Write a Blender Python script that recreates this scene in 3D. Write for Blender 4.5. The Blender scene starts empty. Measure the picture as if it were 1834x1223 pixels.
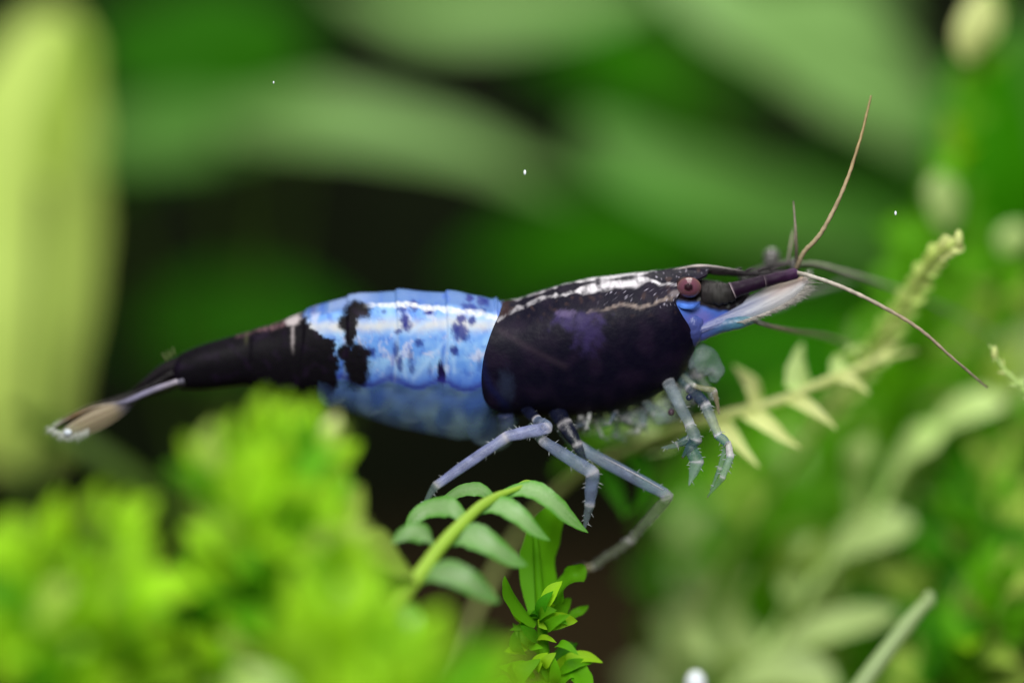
import bpy, math, random
import numpy as np
from mathutils import Vector, Matrix, noise

random.seed(7)
scene = bpy.context.scene
C = scene.collection
R = math.radians

# ---------------------------------------------------------------- camera, light, exposure
# 1 unit = 100 px of the photograph at the shrimp (about 1.9 mm)
scene.unit_settings.system = 'METRIC'
scene.unit_settings.scale_length = 0.0019
D = 60.0                     # camera to shrimp
cam_d = bpy.data.cameras.new('camera')
cam = bpy.data.objects.new('camera', cam_d); C.objects.link(cam)
cam.location = (0, -D, 0); cam.rotation_euler = (R(90), 0, 0)
cam_d.sensor_width = 36.0
cam_d.lens = 36.0 * D / 18.34
cam_d.clip_start = 0.5; cam_d.clip_end = 2000
cam_d.dof.use_dof = True
cam_d.dof.focus_distance = D - 0.85
APERTURE = 5.6
cam_d.dof.aperture_fstop = cam_d.lens * 0.001 / APERTURE
scene.camera = cam

world = bpy.data.worlds.new('World'); scene.world = world
world.use_nodes = True
bg = world.node_tree.nodes['Background']
bg.inputs['Color'].default_value = (0.85, 1.0, 0.92, 1); bg.inputs['Strength'].default_value = 0.07

def area(name, loc, target, sx, sy, power, col):
    l = bpy.data.lights.new(name, 'AREA'); l.shape = 'RECTANGLE'; l.size = sx; l.size_y = sy
    l.energy = power; l.color = col
    o = bpy.data.objects.new(name, l); C.objects.link(o); o.location = loc
    d = Vector(target) - Vector(loc); o.rotation_euler = d.to_track_quat('-Z', 'Y').to_euler()
    return o
# the tank lamp over the water, a little towards the front glass, and an added soft fill from the front
area('tank_lamp', (4, 3, 32), (0, 3, -2), 50, 16, 11000, (1.0, 0.98, 0.90))
area('front_fill', (-3, -52, 27), (0, 0, 0), 26, 26, 45000, (1.0, 0.98, 0.93))

scene.view_settings.view_transform = 'Standard'
scene.view_settings.look = 'None'
scene.view_settings.exposure = 0.0
scene.view_settings.gamma = 1.0
scene.cycles.use_denoising = True
scene.cycles.max_bounces = 10
scene.cycles.transparent_max_bounces = 24
scene.cycles.transmission_bounces = 6
scene.cycles.caustics_reflective = False
scene.cycles.caustics_refractive = False
scene.cycles.sample_clamp_indirect = 6

# ---------------------------------------------------------------- helpers
def P(px, py, y=0.0):
    """photograph pixel -> point at depth y behind the shrimp's plane"""
    k = (D + y) / D
    return Vector(((px - 917) / 100.0 * k, y, (611.5 - py) / 100.0 * k))

def srgb(r, g, b):
    f = lambda c: c / 12.92 if c <= 0.04045 else ((c + 0.055) / 1.055) ** 2.4
    return tuple(f(c / 255.0) for c in (r, g, b))

def tag(o, label=None, cat=None, group=None, kind=None):
    if label: o['label'] = label
    if cat: o['category'] = cat
    if group: o['group'] = group
    if kind: o['kind'] = kind
    return o

def empty(name, loc, label, cat, group=None):
    o = bpy.data.objects.new(name, None); C.objects.link(o); o.location = loc
    o.empty_display_size = 0.3
    return tag(o, label, cat, group)

def root_of(o):
    while o.parent: o = o.parent
    return o

def mesh_obj(name, verts, faces, mat, parent=None, cols=None, smooth=True):
    me = bpy.data.meshes.new(name)
    off = root_of(parent).location if parent else Vector((0, 0, 0))
    me.from_pydata([tuple(Vector(v) - off) for v in verts], [], faces)
    if smooth: me.polygons.foreach_set('use_smooth', [True] * len(me.polygons))
    if cols is not None:
        a = me.color_attributes.new('Col', 'FLOAT_COLOR', 'POINT')
        a.data.foreach_set('color', np.array(cols, dtype=np.float32).ravel())
    me.materials.append(mat); me.update()
    o = bpy.data.objects.new(name, me); C.objects.link(o)
    if parent: o.parent = parent
    return o

def spline(pts, n):
    """Catmull-Rom through lists of numbers -> n samples"""
    p = np.array(pts, dtype=float)
    m = len(p)
    if m == 2:
        t = np.linspace(0, 1, n)[:, None]; return p[0] * (1 - t) + p[1] * t
    q = np.vstack([2 * p[0] - p[1], p, 2 * p[-1] - p[-2]])
    out = []
    for s in np.linspace(0, m - 1 - 1e-9, n):
        i = int(s); t = s - i
        a, b, c, d = q[i], q[i + 1], q[i + 2], q[i + 3]
        out.append(0.5 * ((2 * b) + (c - a) * t + (2 * a - 5 * b + 4 * c - d) * t * t + (3 * b - a - 3 * c + d) * t ** 3))
    return np.array(out)

def smooth_interp(x, xs, ys, k=14.0):
    """piecewise linear, softened with a small kernel"""
    x = np.asarray(x, dtype=float); r = 0; ws = 0
    for j in range(-4, 5):
        w = math.exp(-(j / 2.2) ** 2); r = r + w * np.interp(x + j * k / 4, xs, ys); ws += w
    return r / ws

def sstep(a, b, x):
    t = min(1.0, max(0.0, (x - a) / (b - a))) if a != b else float(x > a)
    return t * t * (3 - 2 * t)

def mixc(a, b, t):
    return tuple(a[i] * (1 - t) + b[i] * t for i in range(len(a)))

def nz(x, y, s, k=0.0):
    return noise.noise(Vector((x / s, y / s, k)))

def tube_geo(pts, radii, cols=None, seg=12, n=40, flat=1.0, flat_dir=(0, 1, 0), bump=0.0):
    """tapered tube through points; returns verts, faces, cols"""
    sp = spline([tuple(p) for p in pts], n)
    tt = np.linspace(0, 1, len(radii)); ts = np.linspace(0, 1, n)
    rr = smooth_interp(ts, tt, radii, 0.02)
    cc = None
    if cols is not None:
        cols = [tuple(c) if len(c) == 4 else tuple(c) + (1.0,) for c in cols]
        ct = np.linspace(0, 1, len(cols)); ca = np.array(cols)
        cc = np.stack([np.interp(ts, ct, ca[:, k]) for k in range(4)], 1)
    V, F, K = [], [], []
    fd = Vector(flat_dir)
    for i in range(n):
        p = Vector(sp[i]); t = Vector(sp[min(i + 1, n - 1)] - sp[max(i - 1, 0)])
        if t.length < 1e-9: t = Vector((1, 0, 0))
        t.normalize()
        a = fd - t * fd.dot(t)
        if a.length < 1e-4: a = Vector((0, 0, 1)) - t * t.z
        a.normalize(); b = t.cross(a)
        for j in range(seg):
            th = 2 * math.pi * j / seg
            r = rr[i] * (1 + bump * noise.noise(Vector((i * 0.35, math.cos(th) * 1.3, math.sin(th) * 1.3 + radii[0] * 50))))
            V.append(p + a * (math.cos(th) * r * flat) + b * (math.sin(th) * r))
            if cc is not None:
                q = V[-1]; g = 1 + 0.30 * noise.noise(q * 9.0) + 0.22 * noise.noise(q * 26.0)
                K.append((cc[i][0] * g, cc[i][1] * g, cc[i][2] * g, min(1, cc[i][3] * (0.85 + 0.3 * g) if cc[i][3] < 0.96 else 1)))
    for i in range(n - 1):
        for j in range(seg):
            k = (j + 1) % seg
            F.append((i * seg + j, i * seg + k, (i + 1) * seg + k, (i + 1) * seg + j))
    for i in (0, n - 1):
        V.append(Vector(sp[i]))
        if cc is not None: K.append(tuple(cc[i]))
        c = len(V) - 1
        for j in range(seg):
            k = (j + 1) % seg
            F.append((c, i * seg + k, i * seg + j) if i == 0 else (c, i * seg + j, i * seg + k))
    return V, F, (K if cc is not None else None)

def tube(name, pts, radii, mat, parent=None, cols=None, **kw):
    v, f, k = tube_geo(pts, radii, cols, **kw)
    return mesh_obj(name, v, f, mat, parent, k)

def blade_profile(t, kind='lance'):
    if kind == 'lance': return max(0.0, math.sin(math.pi * min(1, t * 0.93 + 0.07) ** 0.85)) ** 0.75
    if kind == 'oval': return max(0.0, math.sin(math.pi * min(1.0, t * 0.97 + 0.03))) ** 0.55
    if kind == 'knob': return float(smooth_interp(t, [0, .12, .35, .6, .78, .86, .95, 1.0], [.45, .72, 1.0, .98, .86, .66, .52, .12], .05))
    if kind == 'tri': return max(0.0, 1 - t) ** 0.85 * min(1.0, 0.62 + 3 * t)
    if kind == 'sickle': return (min(1.0, 0.4 + 2.2 * t)) * max(0.0, 1 - t ** 2.6) ** 0.9
    if kind == 'tongue': return min(1.0, (t * 5 + 0.35)) ** 0.7 * (max(0.0, 1 - max(0, (t - 0.62) / 0.38) ** 2.2)) ** 0.75
    return 1.0

def ribbon_geo(pts, hw, side, kind='lance', n=22, m=7, cup=0.18, wave=0.0, seed=0.0):
    sp = spline([tuple(p) for p in pts], n)
    V, F = [], []
    S = Vector(side)
    for i in range(n):
        t = i / (n - 1)
        p = Vector(sp[i]); tg = Vector(sp[min(i + 1, n - 1)] - sp[max(i - 1, 0)]).normalized()
        a = (S - tg * S.dot(tg)).normalized(); b = tg.cross(a)
        w0 = hw * blade_profile(t, kind)
        for j in range(m):
            u = -1 + 2 * j / (m - 1)
            w = w0 * (1 + .10 * noise.noise(Vector((t * 7, (u > 0) * 3.0, hw * 13 + S.x * 5))) + .05 * noise.noise(Vector((t * 22, (u > 0) * 3.0, hw * 13))))
            up = cup * abs(u) ** 1.5 * w - 0.05 * hw * (1 - min(1, abs(u) * 4)) * min(1, 3 * (1 - t))
            up += wave * w * abs(u) * math.sin(t * 9 + seed + u * 1.7)
            V.append(p + a * (u * w) + b * up)
    for i in range(n - 1):
        for j in range(m - 1):
            F.append((i * m + j, i * m + j + 1, (i + 1) * m + j + 1, (i + 1) * m + j))
    return V, F

def ribbon(name, pts, hw, side, mat, parent, **kw):
    v, f = ribbon_geo(pts, hw, side, **kw)
    n, m = kw.get('n', 22), kw.get('m', 7); K = []
    for i in range(n):
        for j in range(m):
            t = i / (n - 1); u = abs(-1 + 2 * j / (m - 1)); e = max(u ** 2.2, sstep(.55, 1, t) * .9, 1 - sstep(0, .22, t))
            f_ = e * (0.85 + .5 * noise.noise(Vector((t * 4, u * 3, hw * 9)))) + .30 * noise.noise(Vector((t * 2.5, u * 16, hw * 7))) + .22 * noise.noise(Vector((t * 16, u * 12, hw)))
            K.append(mixc((1.1, 1.05, 1.15), (0.38, 0.78, 0.14), max(0.0, min(1.0, f_))) + (1.0,))  # pale leaf centre imitates surface sheen, painted into the vertex colour
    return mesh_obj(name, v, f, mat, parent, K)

# ---------------------------------------------------------------- materials
def new_mat(name):
    m = bpy.data.materials.new(name); m.use_nodes = True
    nt = m.node_tree
    for n in list(nt.nodes): nt.nodes.remove(n)
    out = nt.nodes.new('ShaderNodeOutputMaterial')
    return m, nt, out

def leaf_mat(name, col, trans=0.4, tcol=None, rough=0.42, spec=0.5, var=0.35, scale=2.0, bump=0.15, attr=False):
    m, nt, out = new_mat(name); N = nt.nodes.new; L = nt.links.new
    tcol = tcol or tuple(min(1, c * 1.25) for c in col)
    tc = N('ShaderNodeTexCoord'); no = N('ShaderNodeTexNoise'); no.inputs['Scale'].default_value = scale
    no.inputs['Detail'].default_value = 5; L(tc.outputs['Object'], no.inputs['Vector'])
    oi = N('ShaderNodeObjectInfo')
    ad = N('ShaderNodeMath'); ad.operation = 'ADD'; L(no.outputs['Fac'], ad.inputs[0]); L(oi.outputs['Random'], ad.inputs[1])
    mr = N('ShaderNodeMapRange'); mr.inputs['From Min'].default_value = 0.3; mr.inputs['From Max'].default_value = 1.7
    mr.inputs['To Min'].default_value = 1 - var; mr.inputs['To Max'].default_value = 1 + var
    L(ad.outputs[0], mr.inputs['Value'])
    def scaled(c):
        v = N('ShaderNodeVectorMath'); v.operation = 'SCALE'; v.inputs[0].default_value = c[:3]
        L(mr.outputs[0], v.inputs['Scale'])
        if not attr: return v.outputs[0]
        at = N('ShaderNodeAttribute'); at.attribute_name = 'Col'; w = N('ShaderNodeVectorMath'); w.operation = 'MULTIPLY'
        L(v.outputs[0], w.inputs[0]); L(at.outputs['Color'], w.inputs[1]); return w.outputs[0]
    p = N('ShaderNodeBsdfPrincipled'); L(scaled(col), p.inputs['Base Color'])
    p.inputs['Roughness'].default_value = rough; p.inputs['Specular IOR Level'].default_value = spec
    bn = N('ShaderNodeTexNoise'); bn.inputs['Scale'].default_value = scale * 9; L(tc.outputs['Object'], bn.inputs['Vector'])
    bu = N('ShaderNodeBump'); bu.inputs['Strength'].default_value = bump; bu.inputs['Distance'].default_value = 0.03
    L(bn.outputs['Fac'], bu.inputs['Height']); L(bu.outputs[0], p.inputs['Normal'])
    t = N('ShaderNodeBsdfTranslucent'); L(scaled(tcol), t.inputs['Color'])
    mx = N('ShaderNodeMixShader'); mx.inputs[0].default_value = trans
    L(p.outputs[0], mx.inputs[1]); L(t.outputs[0], mx.inputs[2]); L(mx.outputs[0], out.inputs['Surface'])
    return m

def flesh_mat(name, rough=0.35, sss=0.0, spec=0.5, coat=0.0, bump=0.1, bscale=14.0, rim=0.0):
    """colour and opacity come from the pigment painted on the animal (attribute Col)"""
    m, nt, out = new_mat(name); N = nt.nodes.new; L = nt.links.new
    at = N('ShaderNodeAttribute'); at.attribute_name = 'Col'
    p = N('ShaderNodeBsdfPrincipled'); L(at.outputs['Color'], p.inputs['Base Color'])
    if rim:      # glassy limbs: clearer in the middle, denser towards the edge
        lw = N('ShaderNodeLayerWeight'); lw.inputs['Blend'].default_value = 0.35
        m1 = N('ShaderNodeMath'); m1.operation = 'MULTIPLY_ADD'; m1.inputs[1].default_value = rim; m1.inputs[2].default_value = 1 - 0.4 * rim
        L(lw.outputs['Facing'], m1.inputs[0])
        m2 = N('ShaderNodeMath'); m2.operation = 'MULTIPLY'; m2.use_clamp = True
        L(m1.outputs[0], m2.inputs[0]); L(at.outputs['Alpha'], m2.inputs[1]); L(m2.outputs[0], p.inputs['Alpha'])
    else: L(at.outputs['Alpha'], p.inputs['Alpha'])
    p.inputs['Roughness'].default_value = rough; p.inputs['Specular IOR Level'].default_value = spec
    p.inputs['Coat Weight'].default_value = coat; p.inputs['Coat Roughness'].default_value = 0.12
    if sss:
        p.inputs['Subsurface Weight'].default_value = sss
        p.inputs['Subsurface Radius'].default_value = (0.12, 0.14, 0.2); p.inputs['Subsurface Scale'].default_value = 0.5
    tc = N('ShaderNodeTexCoord'); bn = N('ShaderNodeTexNoise'); bn.inputs['Scale'].default_value = bscale
    bn.inputs['Detail'].default_value = 6; L(tc.outputs['Object'], bn.inputs['Vector'])
    mr = N('ShaderNodeMapRange'); mr.inputs['To Min'].default_value = rough * 0.7; mr.inputs['To Max'].default_value = min(1, rough * 1.5)
    L(bn.outputs['Fac'], mr.inputs['Value']); L(mr.outputs[0], p.inputs['Roughness'])
    bu = N('ShaderNodeBump'); bu.inputs['Strength'].default_value = bump; bu.inputs['Distance'].default_value = 0.03
    L(bn.outputs['Fac'], bu.inputs['Height']); L(bu.outputs[0], p.inputs['Normal'])
    L(p.outputs[0], out.inputs['Surface'])
    return m

def soil_mat():
    m, nt, out = new_mat('dark_soil'); N = nt.nodes.new; L = nt.links.new
    tc = N('ShaderNodeTexCoord'); v = N('ShaderNodeTexVoronoi'); v.inputs['Scale'].default_value = 1.3; L(tc.outputs['Object'], v.inputs['Vector'])
    no = N('ShaderNodeTexNoise'); no.inputs['Scale'].default_value = 0.5; no.inputs['Detail'].default_value = 8; L(tc.outputs['Object'], no.inputs['Vector'])
    r = N('ShaderNodeValToRGB'); r.color_ramp.elements[0].color = (0.014, 0.009, 0.004, 1); r.color_ramp.elements[1].color = (0.055, 0.038, 0.018, 1)
    L(no.outputs['Fac'], r.inputs['Fac'])
    p = N('ShaderNodeBsdfPrincipled'); p.inputs['Roughness'].default_value = 0.95; p.inputs['Specular IOR Level'].default_value = 0.05; L(r.outputs[0], p.inputs['Base Color'])
    bu = N('ShaderNodeBump'); bu.inputs['Distance'].default_value = 0.3; L(v.outputs['Distance'], bu.inputs['Height']); L(bu.outputs[0], p.inputs['Normal'])
    L(p.outputs[0], out.inputs['Surface']); return m

def back_mat():
    m, nt, out = new_mat('dark_tank_back'); N = nt.nodes.new; L = nt.links.new
    tc = N('ShaderNodeTexCoord'); no = N('ShaderNodeTexNoise'); no.inputs['Scale'].default_value = 0.12; no.inputs['Detail'].default_value = 3; L(tc.outputs['Object'], no.inputs['Vector'])
    r = N('ShaderNodeValToRGB'); r.color_ramp.elements[0].position = 0.35; r.color_ramp.elements[0].color = (0.009, 0.011, 0.006, 1)
    r.color_ramp.elements[1].position = 0.7; r.color_ramp.elements[1].color = (0.018, 0.030, 0.010, 1)
    L(no.outputs['Fac'], r.inputs['Fac'])
    p = N('ShaderNodeBsdfPrincipled'); p.inputs['Roughness'].default_value = 0.9; p.inputs['Specular IOR Level'].default_value = 0.05; L(r.outputs[0], p.inputs['Base Color'])
    L(p.outputs[0], out.inputs['Surface']); return m

M = {
    'moss_bright': leaf_mat('moss_bright', (0.33, 0.64, 0.016), 0.42, (0.42, 0.74, 0.005), 0.55, 0.12, 0.45, 0.5),
    'moss_mid':    leaf_mat('moss_mid', (0.125, 0.40, 0.007), 0.42, (0.16, 0.52, 0.004), 0.55, 0.12, 0.4, 0.5),
    'moss_dark':   leaf_mat('moss_dark', (0.045, 0.23, 0.004), 0.40, (0.06, 0.34, 0.003), 0.55, 0.12, 0.4, 0.5),
    'moss_pale':   leaf_mat('moss_pale', (0.58, 0.78, 0.28), 0.30, (0.5, 0.7, 0.16), 0.45, 0.3, 0.3, 0.5),
    'moss_cream':  leaf_mat('moss_cream', (0.78, 0.86, 0.34), 0.35, (0.60, 0.70, 0.16), 0.45, 0.3, 0.22, 0.8),
    'twig':        leaf_mat('twig_yellow', (0.62, 0.78, 0.22), 0.33, (0.6, 0.74, 0.12), 0.45, 0.3, 0.3, 0.8),
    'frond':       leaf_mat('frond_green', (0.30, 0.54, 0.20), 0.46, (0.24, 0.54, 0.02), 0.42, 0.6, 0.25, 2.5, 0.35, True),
    'frond_stem':  leaf_mat('frond_stem', (0.44, 0.68, 0.08), 0.35, None, 0.4, 0.4, 0.15, 1.2),
    'broad_light': leaf_mat('broad_light', (0.72, 0.97, 0.19), 0.16, (0.60, 0.85, 0.08), 0.5, 0.3, 0.22, 0.3),
    'broad_pale':  leaf_mat('broad_pale', (0.265, 0.51, 0.135), 0.28, (0.18, 0.46, 0.03), 0.5, 0.3, 0.35, 0.2),  # pale base colour stands in for top-light sheen on these leaves
    'broad_mid':   leaf_mat('broad_mid', (0.14, 0.36, 0.06), 0.35, (0.10, 0.38, 0.01), 0.5, 0.2, 0.35, 0.2),
    'broad_vivid': leaf_mat('broad_vivid', (0.055, 0.34, 0.002), 0.40, (0.05, 0.34, 0.002), 0.6, 0.06, 0.35, 0.2),
    'moss_lime':   leaf_mat('moss_lime', (0.46, 0.66, 0.10), 0.40, (0.46, 0.68, 0.03), 0.5, 0.2, 0.4, 0.5),
    'broad_deep':  leaf_mat('broad_deep', (0.032, 0.20, 0.002), 0.40, (0.04, 0.26, 0.002), 0.6, 0.08, 0.4, 0.2),
    'stalk':       leaf_mat('stalk_green', (0.07, 0.14, 0.012), 0.2, None, 0.5, 0.2, 0.25, 0.5),
    'grey_stem':   leaf_mat('grey_stem', (0.34, 0.47, 0.20), 0.2, None, 0.45, 0.4, 0.25, 1.5),
    'soil': soil_mat(), 'back': back_mat(),
    'flesh': flesh_mat('shrimp_skin', 0.5, 0.0, 0.15, 0.0, 0.15, 10.0),
    'shell': flesh_mat('carapace_shell', 0.5, 0.0, 0.13, 0.0, 0.35, 9.0),
    'limb': flesh_mat('shrimp_limb', 0.32, 0.0, 0.5, 0.1, 0.5, 22.0, 0.85),
    'hair': flesh_mat('shrimp_feeler', 0.5, 0.0, 0.4, 0.0, 0.1, 20.0),
    'eye': flesh_mat('shrimp_eye', 0.15, 0.0, 0.5, 0.35, 0.05, 12.0),
}
mp, ntp, outp = new_mat('white_particle')
pp = ntp.nodes.new('ShaderNodeBsdfPrincipled'); pp.inputs['Base Color'].default_value = (0.85, 0.92, 1, 1); pp.inputs['Roughness'].default_value = 0.2
ntp.links.new(pp.outputs[0], outp.inputs['Surface']); M['speck'] = mp

# ---------------------------------------------------------------- setting: soil and the dark back of the tank
GZ = -8.6
def ground_z(x, y):
    return GZ + 2.6 * sstep(6, 34, y) + 0.35 * noise.noise(Vector((x * 0.14, y * 0.14, 3)))
gv, gf = [], []
nx, ny = 80, 70
for j in range(ny):
    for i in range(nx):
        x = -60 + 120 * i / (nx - 1); y = -45 + 95 * j / (ny - 1)
        gv.append((x, y, ground_z(x, y) + 0.12 * noise.noise(Vector((x * 0.9, y * 0.9, 0)))))
for j in range(ny - 1):
    for i in range(nx - 1):
        a = j * nx + i; gf.append((a, a + 1, a + nx + 1, a + nx))
tag(mesh_obj('ground', gv, gf, M['soil']), 'dark brown planted soil at the bottom of the tank', 'ground', kind='structure')
bv, bf = [], []
for j in range(20):
    for i in range(40):
        x = -60 + 120 * i / 39; z = -10 + 55 * j / 19
        bv.append((x, 46 + 0.5 * noise.noise(Vector((x * .1, z * .1, 5))), z))
for j in range(19):
    for i in range(39):
        a = j * 40 + i; bf.append((a, a + 1, a + 41, a + 40))
tag(mesh_obj('backdrop', bv, bf, M['back']), 'dark back wall of the tank', 'backdrop', kind='structure')

# ================================================================= THE SHRIMP
shrimp = empty('shrimp', P(1040, 948, -0.6), 'black and blue dwarf shrimp with pale legs standing on a green frond', 'shrimp')
ROLL = R(24)
def ycen(px): return 0.0 + (1000 - px) * 0.0006
BX = [300, 318, 350, 380, 440, 480, 520, 560, 600, 640, 700, 760, 820, 862, 884, 912, 962, 1007, 1059, 1112, 1164, 1216, 1240, 1260, 1290, 1320, 1345]
BT = [642, 634, 620, 611, 595, 585, 569, 554, 541, 531, 526, 527, 530, 535, 541, 540, 530, 517, 506, 500, 496, 496, 497, 501, 506, 512, 522]
BB = [690, 696, 697, 695, 688, 700, 712, 712, 727, 742, 762, 774, 786, 782, 738, 724, 722, 724, 722, 714, 698, 662, 628, 606, 588, 572, 560]
def body_top(x): return smooth_interp(x, BX, BT, 12)
def body_bot(x): return smooth_interp(x, BX, BB, 12)
WX = [300, 350, 440, 520, 600, 700, 840, 900, 1000, 1100, 1200, 1250, 1300, 1345]
WA = [24, 30, 38, 50, 62, 72, 76, 74, 80, 82, 70, 52, 38, 20]
CTX = [860, 900, 930, 962, 1007, 1059, 1112, 1164, 1216, 1255, 1300]
CTT = [535, 541, 536, 524, 511, 500, 494, 488, 481, 478, 480]
CTB = [752, 746, 744, 743, 743, 741, 733, 714, 683, 622, 560]

def section(px, phi, top, bot, a, roll=ROLL, expo=2.25):
    """point of the body wall in photograph units: phi 0 dorsal, + towards the camera"""
    hh = (bot - top) / 2; zc = (top + bot) / 2
    c, s = math.cos(phi), math.sin(phi)
    yl = -a * math.copysign(abs(s) ** (2 / expo), s); zl = hh * math.copysign(abs(c) ** (2 / expo), c)
    y2 = yl * math.cos(roll) - zl * math.sin(roll); z2 = zl * math.cos(roll) + yl * math.sin(roll)
    z2 *= hh / math.sqrt((hh * math.cos(roll)) ** 2 + (a * math.sin(roll)) ** 2)
    return px, zc - z2, y2            # px, py, depth(px units)

BLACK = (0.004, 0.003, 0.006)
def blob(x, y, cx, cy, rx, ry, soft=0.25, wob=0.25, k=0.0, ns=14):
    d = math.hypot((x - cx) / rx, (y - cy) / ry) + wob * nz(x, y, ns, k) + 0.22 * nz(x, y, 3.4, k + 3)
    return 1 - sstep(1 - soft, 1 + soft, d)
def seg_d(x, y, x0, y0, x1, y1):
    dx, dy = x1 - x0, y1 - y0; t = max(0, min(1, ((x - x0) * dx + (y - y0) * dy) / (dx * dx + dy * dy)))
    return math.hypot(x - x0 - t * dx, y - y0 - t * dy)
def pl_d(x, y, pts):
    return min(seg_d(x, y, *pts[i], *pts[i + 1]) for i in range(len(pts) - 1))

SEAMS = [(545, 528), (620, 612), (708, 704), (797, 792), (882, 878)]   # (top, bottom) of the tergite edges
def paint_body(x, y, phi):
    w = 9 * nz(x, y, 26, 1.0) + 4 * nz(x, y, 9, 2.0) + 5 * nz(x, y, 3.6, 2.5)
    # blue pigment, deeper towards the lower hem, paler along the flank
    n1 = nz(x, y, 40, 4.0); n2 = nz(x, y, 12, 6.0)
    blue = mixc(srgb(98, 148, 226), srgb(142, 186, 238), sstep(-0.5, 0.5, n1 + 0.4 * n2))
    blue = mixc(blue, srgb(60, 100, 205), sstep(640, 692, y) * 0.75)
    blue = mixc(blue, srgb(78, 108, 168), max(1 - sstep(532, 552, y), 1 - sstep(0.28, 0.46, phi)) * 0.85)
    al = 1.0
    blue = mixc(blue, srgb(186, 194, 228), 0.8 * sstep(0.05, 0.55, nz(x, y, 24, 71) + 0.4 * nz(x, y, 7, 72)) * sstep(550, 575, y) * (1 - sstep(650, 680, y)))
    blue = mixc(blue, srgb(60, 96, 196), 0.45 * sstep(0.1, 0.6, nz(x, y, 15, 73) + 0.5 * nz(x, y, 4, 74)))
    col = blue
    # cream band along the flank
    by = 588 - (x - 560) * 0.02 + 5 * nz(x, 0, 60, 8)
    f = math.exp(-((y - by) / (11 + 4 * nz(x, y, 20, 9))) ** 2) * (0.85 + 0.3 * nz(x, y, 15, 3))
    col = mixc(col, srgb(204, 202, 198), max(0, min(1, f)) * 0.85)
    # plate edges: thin pale line with a dark line behind it
    for i, (st, sb) in enumerate(SEAMS):
        sx = st + (sb - st) * (y - 530) / 160 + 7 * math.sin((y - 530) / 160 * 3.1)
        d = x - sx + 2 * nz(x, y, 12, 5 + i)
        col = mixc(col, srgb(50, 80, 180), 0.55 * math.exp(-((d + 5) / 4) ** 2) * sstep(590, 640, y))
        col = mixc(col, srgb(180, 204, 242), 0.38 * math.exp(-((d - 2) / 2.6) ** 2) * sstep(548, 575, y))
    # faint slanting muscle lines
    for a in [(705, 590, 728, 672), (800, 610, 742, 676), (812, 620, 815, 665), (736, 600, 760, 580)]:
        col = mixc(col, srgb(165, 200, 245), 0.45 * math.exp(-(seg_d(x, y, *a) / 4) ** 2))
    dk = srgb(22, 30, 120)
    for (cx, cy, rx, ry, s) in [(722, 557, 9, 8, .8), (741, 552, 9, 9, 1), (771, 558, 11, 8, 1), (727, 576, 7, 12, .95), (731, 588, 9, 8, .8), (716, 596, 7, 4, .7),
                                (843, 557, 17, 9, .75), (827, 575, 8, 7, .9), (846, 577, 6, 7, .9), (826, 598, 14, 14, .9), (818, 590, 7, 7, .8),
                                (752, 615, 7, 7, .8), (814, 629, 7, 7, .9), (712, 628, 5, 15, .7), (718, 650, 5, 14, .8), (737, 642, 5, 14, .55), (740, 660, 5, 8, .6),
                                (690, 560, 5, 4, .6), (865, 545, 10, 8, .8), (866, 562, 5, 5, .5), (842, 538, 7, 6, .9), (870, 537, 7, 6, .7),
                                (668, 630, 7, 8, .8), (560, 556, 8, 8, .6), (576, 548, 5, 5, .4), (655, 668, 4, 9, .5), (772, 660, 4, 10, .35), (860, 650, 4, 12, .4)]:
        d = math.hypot((x - cx) / rx, (y - cy) / ry)
        if d < 2.6: col = mixc(col, dk, s * blob(x, y, cx, cy, rx, ry, 0.6, 0.5, cx * .1, 7))
    col = mixc(col, srgb(20, 14, 60), blob(x, y, 792, 672, 7, 24, 0.3, 0.3, 2, 9))
    # lower hem of the plates, then the glassy underside
    hem = 684 + 9 * math.cos((x - 660) / 88 * 2 * math.pi) * 0.8 + (x - 640) * 0.045 + 2.5 * nz(x, y, 9, 3)
    if x < 640: hem += (640 - x) * 0.02
    col = mixc(col, srgb(42, 40, 130), math.exp(-((y - hem + 3) / 8) ** 2) * 0.75)
    under = sstep(hem - 2, hem + 6, y)
    ucol = mixc(srgb(82, 116, 176), srgb(128, 160, 186), sstep(-0.4, 0.5, nz(x, y * 0.6, 30, 11)))
    ucol = mixc(ucol, srgb(66, 104, 206), 0.5 * math.exp(-((y - hem - 26) / 18) ** 2))
    col = mixc(col, ucol, under); al = 1 - under * (0.50 + 0.2 * nz(x, y, 22, 14)) * (0.75 + 0.35 * sstep(700, 760, y))
    # black pigment
    k = 0.0
    if x < 660:
        yy = y + 4 * nz(x, y, 5, 80) + 5 * nz(x, y, 16, 81)
        k = max(k, 1 - sstep(-4, 4, x - w - float(np.interp(yy, [530, 565, 580, 590, 600, 608, 640, 690, 715], [530, 543, 551, 557, 574, 598, 610, 604, 596]))))
    k = max(k, blob(x, y, 641, 560, 25, 16, 0.3, 0.35, 1), blob(x, y, 626, 579, 17, 20, 0.3, 0.3, 2), blob(x, y, 630, 600, 11, 26, 0.25, 0.3, 3))
    k = max(k, blob(x, y, 641, 655, 24, 40, 0.3, 0.25, 4), blob(x, y, 620, 632, 13, 15, .25, .3, 6), blob(x, y, 655, 632, 12, 9, .3, .4, 7))
    if y > hem + 18: k *= 1 - sstep(hem + 18, hem + 34, y) * (1 if x > 590 else sstep(540, 590, x))
    bl = mixc(BLACK, srgb(28, 18, 38), sstep(0.0, 0.6, nz(x, y, 18, 20)) * 0.7)
    col = mixc(col, bl, k); al = max(al, k)
    # pale remains on the tail
    t = blob(x, y, 524, 573, 15, 10, .35, .4, 9) * 0.9
    t = max(t, 0.55 * math.exp(-((x - 526 - 2 * nz(x, y, 8)) / 2.6) ** 2) * (1 - sstep(610, 640, y)) * sstep(570, 580, y))
    col = mixc(col, srgb(190, 180, 185), t)
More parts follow.
